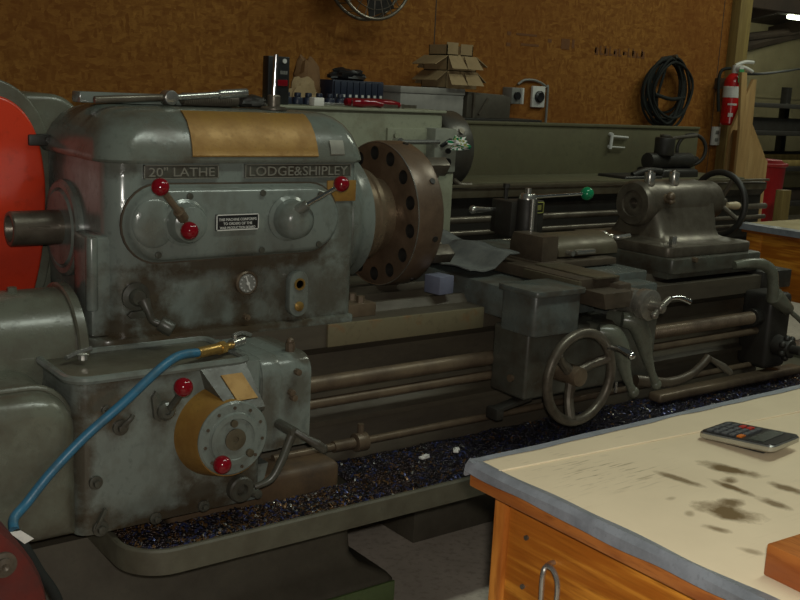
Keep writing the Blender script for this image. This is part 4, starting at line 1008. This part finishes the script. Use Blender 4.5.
# ------------------------------------------------------------------ things lying on the second lathe's lid
HZ = 1.437
CN = thing('control_pendant', (2.08, 3.62, HZ), 'tall black control box with red button and white dot behind the chrome post', 'control box')
ob('housing', MB().box(2.045, 2.140, 3.58, 3.625, HZ, 1.620, .004), BLK, CN)
ob('red_button', MB().box(2.086, 2.130, 3.574, 3.582, 1.508, 1.532, .002), BAL, CN)
ob('white_dot', MB().cyl((2.115, 3.582, 1.603), (2.115, 3.575, 1.603), .009, seg=14), WHT, CN)
b = MB()
for k in range(4): b.box(2.098+k*.0085, 2.1035+k*.0085, 3.5785, 3.581, 1.556, 1.566)
b.box(2.098, 2.129, 3.5795, 3.581, 1.553, 1.556)
ob('worn_print', b, GRY, CN)
b = MB().box(2.245, 2.292, 3.56, 3.60, HZ, 1.470, .003); tag(ob('white_carton', b, TIN, None, loc=(2.27, 3.58, HZ)), 'tiny white carton on the second lathe in front of the navy tool holders', 'carton')
col = None
for k in range(6):
    x = 2.20+k*.052
    if k == 0:
        col = thing('tool_holder', (x, 3.70, HZ), 'x', 'tool holder', 'navy tool holders in a row on the second lathe')
        ob('body', MB().cyl((x, 3.70, HZ), (x, 3.70, HZ+.030), .024, .022, 20, .003), NVY, col)
        ob('shank', MB().cyl((x, 3.70, HZ+.030), (x, 3.70, HZ+.048), .014, seg=16, bev=.003), NVY, col); t = col
    else: t = copy_tree(col, (x, 3.70, HZ))
    t['label'] = 'one of six navy round tool holders in a row behind the small white carton'
b = MB().box(2.36, 2.56, 3.665, 3.685, HZ, HZ+.012, .002, rot=(0, 0, -.08)); tag(ob('steel_rule', b, BRT, None, loc=(2.46, 3.6, HZ)), 'pale steel rule lying behind the red-handled pliers', 'ruler')
def pliers(x, y, rz, label):
    t = thing('pliers', (x, y, HZ), label, 'pliers', 'red-handled pliers on the second lathe')
    b = MB().tube([(x+.04, y+.006, HZ+.013), (x+.0, y+.012, HZ+.019), (x-.07, y+.035, HZ+.019), (x-.11, y+.03, HZ+.019)], [.010, .014, .018, .015], 12)
    ob('handle', b, BAL, t)
    b = MB().tube([(x+.04, y-.006, HZ+.013), (x+.0, y-.012, HZ+.019), (x-.07, y-.035, HZ+.019), (x-.11, y-.03, HZ+.019)], [.010, .014, .018, .015], 12)
    ob('handle', b, BAL, t)
    b = MB().cyl((x+.045, y, HZ), (x+.045, y, HZ+.018), .016, seg=16).prism([(x+.04, y-.012), (x+.115, y-.004), (x+.115, y+.004), (x+.04, y+.012)], 'z', HZ+.003, HZ+.016)
    ob('jaws', b, STL, t)
    t.rotation_euler = (0, 0, rz); return t
pliers(2.53, 3.56, -.15, 'left red-handled pliers on the second lathe beside the steel rule'); pliers(2.68, 3.64, -.35, 'right red-handled pliers on the second lathe nearest the grey metal case')

# shelf against the wall carries the rest
SHF = thing('wall_shelf', (3.0, 4.25, 0), 'dark steel bench behind the second lathe, mostly hidden, carrying cases and boxes', 'shelf')
ob('shelf_board', MB().box(1.9, 4.0, 4.06, 4.44, 1.36, 1.39, .003), DRK, SHF)
for x in (1.95, 3.9):
    for y in (4.09, 4.36): ob('leg', MB().box(x, x+.05, y, y+.05, 0, 1.36, .003), DRK, SHF)
SZ = 1.39
GC = thing('metal_case', (3.3, 4.2, SZ), 'plain grey metal case on the shelf below the cardboard boxes', 'case')
ob('case_body', MB().box(3.075, 3.475, 4.10, 4.36, SZ, 1.50, .004), CSE, GC); ob('case_lid', MB().box(3.07, 3.48, 4.095, 4.365, 1.50, 1.532, .004), CSE, GC)
MC = thing('machine_cover', (3.65, 4.2, SZ), 'dark folded steel cover leaning on the shelf right of the grey case', 'cover')
ob('cover_body', MB().prism([(3.50, SZ), (3.80, SZ), (3.80, 1.50), (3.75, 1.512), (3.50, 1.52)], 'y', 4.10, 4.34, .004), MPK, MC)
ob('cover_rib', MB().box(3.60, 3.612, 4.09, 4.105, 1.40, 1.50, 0, rot=(0, .6, 0)).box(3.53, 3.542, 4.085, 4.10, SZ, 1.515), STL, MC)
def open_box(x, z, w, d, h, sp, label):
    """open carton with four flaps leaning out"""
    t = thing('cardboard_box', (x, 4.2, z), label, 'cardboard box', 'open cardboard boxes stacked on the grey case')
    y0, y1 = 4.2-d/2, 4.2+d/2; x0, x1 = x-w/2, x+w/2; k = .004
    b = MB().box(x0, x1, y0, y1, z, z+k).box(x0, x1, y0, y0+k, z, z+h).box(x0, x1, y1-k, y1, z, z+h).box(x0, x0+k, y0, y1, z, z+h).box(x1-k, x1, y0, y1, z, z+h)
    ob('carton', b, CBX, t)
    f = w*.42
    for s in (-1, 1):
        xe = x0 if s < 0 else x1
        ob('flap', MB().loft([[(xe, y0, z+h), (xe, y1, z+h), (xe, y1, z+h-k), (xe, y0, z+h-k)], [(xe+s*sp*f, y0, z+h-f*.55), (xe+s*sp*f, y1, z+h-f*.55), (xe+s*sp*f, y1, z+h-f*.55-k), (xe+s*sp*f, y0, z+h-f*.55-k)]]), CBX, t)
    for (ya, s) in ((y0, -1), (y1, 1)):
        for (xa, xb) in ((x0+.004, x-.012), (x+.012, x1-.004)) if s < 0 else ((x0+.004, x1-.004),):
            ob('flap', MB().loft([[(xa, ya, z+h), (xb, ya, z+h), (xb, ya, z+h-k), (xa, ya, z+h-k)], [(xa-.01, ya+s*f*.6, z+h-f*.75), (xb+.01, ya+s*f*.6, z+h-f*.75), (xb+.01, ya+s*f*.6-.002, z+h-f*.75-k), (xa-.01, ya+s*f*.6-.002, z+h-f*.75-k)]]), CBX, t)
    return t
open_box(3.455, 1.5325, .20, .20, .085, .75, 'bottom open cardboard box of three, resting on the grey case')
open_box(3.455, 1.618, .19, .19, .075, .95, 'middle open cardboard box of three, flaps spread wide')
t3 = thing('cardboard_box', (3.45, 4.2, 1.6935), 'top cardboard box of three stacked on the grey case, two upright flaps', 'cardboard box', 'open cardboard boxes stacked on the grey case')
b = MB().box(3.365, 3.437, 4.12, 4.125, 1.6935, 1.757).box(3.455, 3.535, 4.12, 4.125, 1.6935, 1.752).box(3.365, 3.535, 4.26, 4.265, 1.6935, 1.745).box(3.365, 3.37, 4.12, 4.265, 1.6935, 1.745).box(3.53, 3.535, 4.12, 4.265, 1.6935, 1.745).box(3.365, 3.535, 4.12, 4.265, 1.6935, 1.699)
ob('carton', b, CBX, t3)
# parts drawers: eight little drawers
PC = thing('parts_cabinet', (2.85, 4.2, SZ), 'navy cabinet with a row of eight tiny pale-labelled drawers behind the pliers', 'parts cabinet')
ob('cabinet_body', MB().box(2.695, 2.985, 4.12, 4.30, SZ, 1.545, .003), NVY, PC)
for k in range(8):
    x = 2.70+k*.0352; d = ob('drawer', MB().box(x, x+.031, 4.108, 4.121, 1.452, 1.538, .002), NVY, PC)
    ob('drawer_label', MB().box(x+.009, x+.022, 4.1055, 4.109, 1.468, 1.480), WHT, d)
tag(ob('black_tooling', lump(2.83, 4.20, 1.545, .10, .05, .055, 9, .6), BLK, None, loc=(2.83, 4.2, 1.545)), 'heap of black tooling on top of the navy drawer cabinet', 'tooling')
tag(ob('paper_bag', lump(2.60, 4.20, SZ, .07, .05, .25, 5, .3), worn('brown_paper', (.17, .085, .03), (.09, .04, .015), .8), None, loc=(2.6, 4.2, SZ)), 'crumpled brown paper bag on the shelf left of the navy drawers', 'bag')
tag(ob('crumpled_paper', lump(2.52, 4.10, SZ, .09, .025, .15, 12, .4), CBX, None, loc=(2.52, 4.10, SZ)), 'crumpled tan packing paper behind the black control box', 'packing paper')
# wrapper caught on the second lathe's lever
b = lump(2.845, 3.378, 1.28, .045, .022, .05, 21, .7)
for f in b.bm.faces: f.material_index = random.choice((0, 0, 0, 1, 2))
tag(ob('crumpled_wrapper', b, [TIN, GRB, YEL], None, loc=(2.845, 3.4, 1.28)), 'bright crumpled wrapper of white, green and yellow on the second lathe lever', 'wrapper')

# ================================================================== on the wall
def outlet(x, z, w, h, label, cat='outlet'):
    t = thing('wall_outlet', (x, 4.45, z), label, cat)
    ob('cover_plate', MB().box(x-w/2, x+w/2, 4.432, 4.45, z-h/2, z+h/2, .003), WHT, t); return t
t = outlet(6.03, 1.305, .085, .125, 'white outlet plate on the board wall near the timber post')
for dz in (.025, -.025): ob('socket', MB().box(6.012, 6.048, 4.429, 4.434, 1.305+dz-.012, 1.305+dz+.012, .002), GRY, t)
t = outlet(4.325, 1.51, .10, .12, 'pale square outlet with black round socket above the splash panel', 'outlet')
ob('socket', MB().rev((4.325, 4.432, 1.51), (0, -1, 0), [(.034, 0), (.034, .012), (.026, .018), (0, .014)], 24), BLK, t)
t = thing('switch_box', (4.10, 4.40, 1.51), 'grey-green switch box on the wall, left of the round socket', 'switch box')
ob('box_body', MB().box(4.055, 4.125, 4.37, 4.45, 1.465, 1.555, .004), GRY, t)
ob('box_cover', MB().box(4.125, 4.14, 4.36, 4.45, 1.465, 1.555, .003), WHT, t)
ob('toggle', MB().cyl((4.09, 4.37, 1.51), (4.09, 4.355, 1.51), .022, seg=16), BLK, t)
b = MB().tube([(4.16, 4.438, 1.575), (4.21, 4.438, 1.60), (4.30, 4.438, 1.60), (4.38, 4.438, 1.57), (4.40, 4.438, 1.52), (4.40, 4.438, 1.0)], .007, 8, 6)
tag(ob('conduit', b, GRY, None, loc=(4.3, 4.44, 1.4)), 'thin grey conduit arching over the round wall socket', 'conduit')
# coil of black cord on a peg
b = MB(); rnd = random.Random(11)
for k in range(13):
    ph = rnd.uniform(0, 6); cx = 5.40+rnd.uniform(-.035, .035); rx = rnd.uniform(.125, .205); rz = rnd.uniform(.17, .235); cz = 1.800-rz-rnd.uniform(0, .03)
    y = 4.40-rnd.uniform(0, .06)
    b.tube([(cx+rx*math.cos(a)+.012*math.sin(3*a+ph), y+.012*math.sin(2*a+ph), cz+rz*math.sin(a)+.010*math.cos(2*a+ph)) for a in [2*PI*i/14 for i in range(14)]], .0085, 7, 4, True)
b.tube([(5.27, 4.37, 1.56), (5.40, 4.345, 1.535), (5.56, 4.37, 1.55)], .012, 8, 5)
ck = thing('coiled_cord', (5.40, 4.42, 1.78), 'thick coil of black cord hanging on the board wall', 'cord coil')
ob('cord', b, RUB, ck); ob('peg', MB().cyl((5.40, 4.45, 1.785), (5.40, 4.33, 1.80), .012, seg=12), STL, ck)
# fire extinguisher
FE = thing('fire_extinguisher', (5.985, 4.31, 1.39), 'red fire extinguisher with white band hanging on the board wall against the timber post', 'fire extinguisher')
EX, EY = 5.985, 4.312
b = MB().rev((EX, EY, 1.385), (0, 0, 1), [(0, 0), (.052, 0), (.062, .012), (.062, .275), (.055, .305), (.035, .33), (.02, .34), (0, .34)], 32)
ob('cylinder', b, plain('extinguisher_red', (.48, .012, .012), .25), FE)
ob('white_band', MB().rev((EX, EY, 1.565), (0, 0, 1), [(.0625, 0), (.0635, .001), (.0635, .072), (.0625, .073)], 32), WHT, FE, 'white label band')
def band_patch(a0, a1, z0, z1, r):
    n = 8; r0 = []
    for i in range(n+1):
        a = a0+(a1-a0)*i/n; c, d = math.cos(a), math.sin(a)
        r0.append([(EX+c*(r-.002), EY+d*(r-.002), z0), (EX+c*r, EY+d*r, z0), (EX+c*r, EY+d*r, z1), (EX+c*(r-.002), EY+d*(r-.002), z1)])
    return MB().loft(r0)
ob('white_print', band_patch(-2.75, -2.25, 1.44, 1.465, .0632), WHT, FE); ob('white_print', band_patch(-2.9, -1.95, 1.515, 1.528, .0632), WHT, FE)
b = MB().cyl((EX, EY, 1.72), (EX, EY, 1.775), .020, seg=18).cyl((EX, EY-.02, 1.755), (EX, EY-.05, 1.755), .022, seg=18)
b.tube([(EX, EY, 1.775), (EX+.06, EY-.03, 1.800), (EX+.12, EY-.05, 1.800)], .012, 8, 3).tube([(EX, EY, 1.765), (EX+.05, EY-.03, 1.765), (EX+.12, EY-.05, 1.740)], .012, 8, 3)
ob('valve', b, WHT, FE)
ob('green_tag', MB().box(EX-.050, EX+.002, EY-.070, EY-.066, 1.665, 1.750, .001), plain('green_card', (.04, .26, .08), .6), FE, 'green inspection tag')
ob('hose', MB().tube([(EX-.02, EY+.02, 1.755), (EX-.07, EY+.05, 1.74), (EX-.09, EY+.055, 1.68), (EX-.085, EY+.05, 1.58), (EX-.075, EY+.04, 1.47)], .011, 10, 6), RUB, FE)
ob('bracket', MB().box(EX-.02, EX+.02, EY+.055, 4.45, 1.62, 1.69, .003), STL, FE)
# round fan high on the wall
FN = thing('wall_fan', (2.985, 4.3, 2.05), 'round caged fan at the top edge of the board wall', 'fan')
FC = Vector((2.985, 4.22, 2.055))
b = MB().ring(FC, (0, 1, 0), .215, .008, 48, 8).ring(FC+Vector((0, .09, 0)), (0, 1, 0), .215, .008, 48, 8)
for k in range(1, 5): b.ring(FC+Vector((0, -.005, 0)), (0, 1, 0), .043*k, .0022, 36, 5)
for k in range(24):
    a = 2*PI*k/24; d = Vector((math.cos(a), 0, math.sin(a))); b.tube([FC+d*.03, FC+d*.215, FC+d*.215+Vector((0, .09, 0))], .0022, 5, 1)
ob('cage', b, STL, FN)
ob('motor', MB().cyl(FC+Vector((0, .03, 0)), FC+Vector((0, .2, 0)), .065, seg=28, bev=.01).sph(FC+Vector((0, .0, 0)), .045, (1, .6, 1)), GRY, FN)
for k in range(4):
    a = PI/2*k+.4; b = MB()
    d = Vector((math.cos(a), 0, math.sin(a))); e = Vector((-math.sin(a), 0, math.cos(a)))
    r = []
    for t in range(6):
        q = t/5; R_ = .05+q*.145; w = .035+.035*q; tw = .022*(1-q*.4)
        p = FC+Vector((0, .045, 0))+d*R_; r.append([p-e*w+Vector((0, tw, 0)), p+e*w-Vector((0, tw, 0)), p+e*w-Vector((0, tw-.003, 0)), p-e*w+Vector((0, tw+.003, 0))])
    b.loft(r); ob('blade', b, DRK, FN)
ob('bracket', MB().box(2.955, 3.015, 4.40, 4.45, 1.95, 2.16, .004).cyl(FC+Vector((0, .18, 0)), FC+Vector((0, .23, 0)), .025, seg=14), DRK, FN)

# ================================================================== beyond the post
RK = thing('plywood_rack', (5.9, 4.12, 0), 'plywood rack with kinked side panels standing in front of the timber post', 'rack')
for k, sp_ in enumerate(([(5.70, 0), (6.085, 0), (6.080, 1.165), (5.800, 1.385), (5.748, 1.722), (5.692, 1.722), (5.740, 1.36), (5.757, .65)],
                         [(5.83, 0), (6.285, 0), (6.262, 1.195), (6.085, 1.40), (6.074, 1.69), (6.040, 1.69), (5.86, 1.36)])):
    y = 4.05 if k == 0 else 4.20
    ob('side_panel', MB().prism(sp_, 'y', y, y+.020, .002), PLY, RK)
ob('back_panel', MB().prism([(5.765, 4.07), (5.782, 4.07), (5.895, 4.199), (5.878, 4.199)], 'z', .02, 1.36), PLY, RK)
for z in (.35, .75, 1.12): ob('shelf', MB().prism([(5.80, 4.07), (6.07, 4.07), (6.22, 4.199), (5.91, 4.199)], 'z', z, z+.02), PLY, RK)
TC = thing('trash_can', (8.42, 5.7, 0), 'red plastic bin standing beyond the plywood rack', 'bin')
ob('bin_body', MB().rev((8.42, 5.7, 0), (0, 0, 1), [(0, 0), (.20, 0), (.24, 1.0), (.23, 1.0), (.19, .05), (0, .05)], 32), plain('red_bin_plastic', (.40, .012, .015), .4), TC)
ob('bin_rim', MB().ring((8.42, 5.7, 1.0), (0, 0, 1), .245, .016, 36, 10).cyl((8.42, 5.7, 1.0), (8.42, 5.7, 1.04), .235, .20, 32), plain('red_bin_plastic_rim', (.46, .02, .02), .4), TC)
tag(ob('timber_offcut', MB().box(8.22, 8.34, 5.28, 5.36, 0, .80, .004), LUM, None, loc=(8.28, 5.3, 0)), 'upright timber offcut standing in front of the red bin', 'timber')
SR_ = thing('storage_rack', (10.5, 7.0, 0), 'dark steel storage rack loaded with lengths of stock along the far bay wall', 'rack')
for x in (9.3, 11.5, 13.7):
    ob('upright', MB().box(x, x+.09, 6.85, 6.94, 0, 1.75, .004), DRK, SR_); ob('upright', MB().box(x, x+.09, 7.5, 7.59, 0, 1.75, .004), DRK, SR_)
for z in (.45, .85, 1.25, 1.55):
    ob('beam', MB().box(9.3, 13.8, 6.84, 7.6, z-.05, z, .004), DRK, SR_)
rnd = random.Random(5)
for z in (.45, .85, 1.25):
    for k in range(4):
        y = 6.945+k*.135; x0 = 9.42+rnd.uniform(0, .5); hh = rnd.uniform(.05, .14)
        tag(ob('stock_length', MB().box(x0, 13.4+rnd.uniform(0, .3), y, y+.11, z+.001, z+.001+hh, .003), rnd.choice((TMB, DRK, MPK, LUM)), None, loc=(11.5, y, z)),
            'one of the long lengths of stock lying on the far dark rack', 'stock', 'lengths of stock on the far rack')
FT = thing('fluorescent_light', (11.4, 7.4, 2.6), 'lit fluorescent tube light hanging in the far bay', 'light')
ob('fixture', MB().box(11.22, 13.3, 7.42, 7.58, 2.59, 2.66, .01), GRY, FT)
ob('tube', MB().cyl((11.26, 7.46, 2.562), (13.28, 7.46, 2.562), .024, seg=14, bev=.006), LAMP, FT)
ob('hanger', MB().cyl((11.5, 7.5, 2.66), (11.5, 7.5, 2.80), .006, seg=8).cyl((12.9, 7.5, 2.66), (12.9, 7.5, 2.80), .006, seg=8), STL, FT)
b = MB().tube([(6.195, 4.40, 1.740), (7.0, 4.9, 1.755), (9.0, 6.1, 1.83), (11.6, 7.4, 1.98)], .012, 8, 4)
tag(ob('black_cable', b, RUB, None, loc=(6.2, 4.4, 1.74)), 'black cable strung from the timber post across the far bay', 'cable')
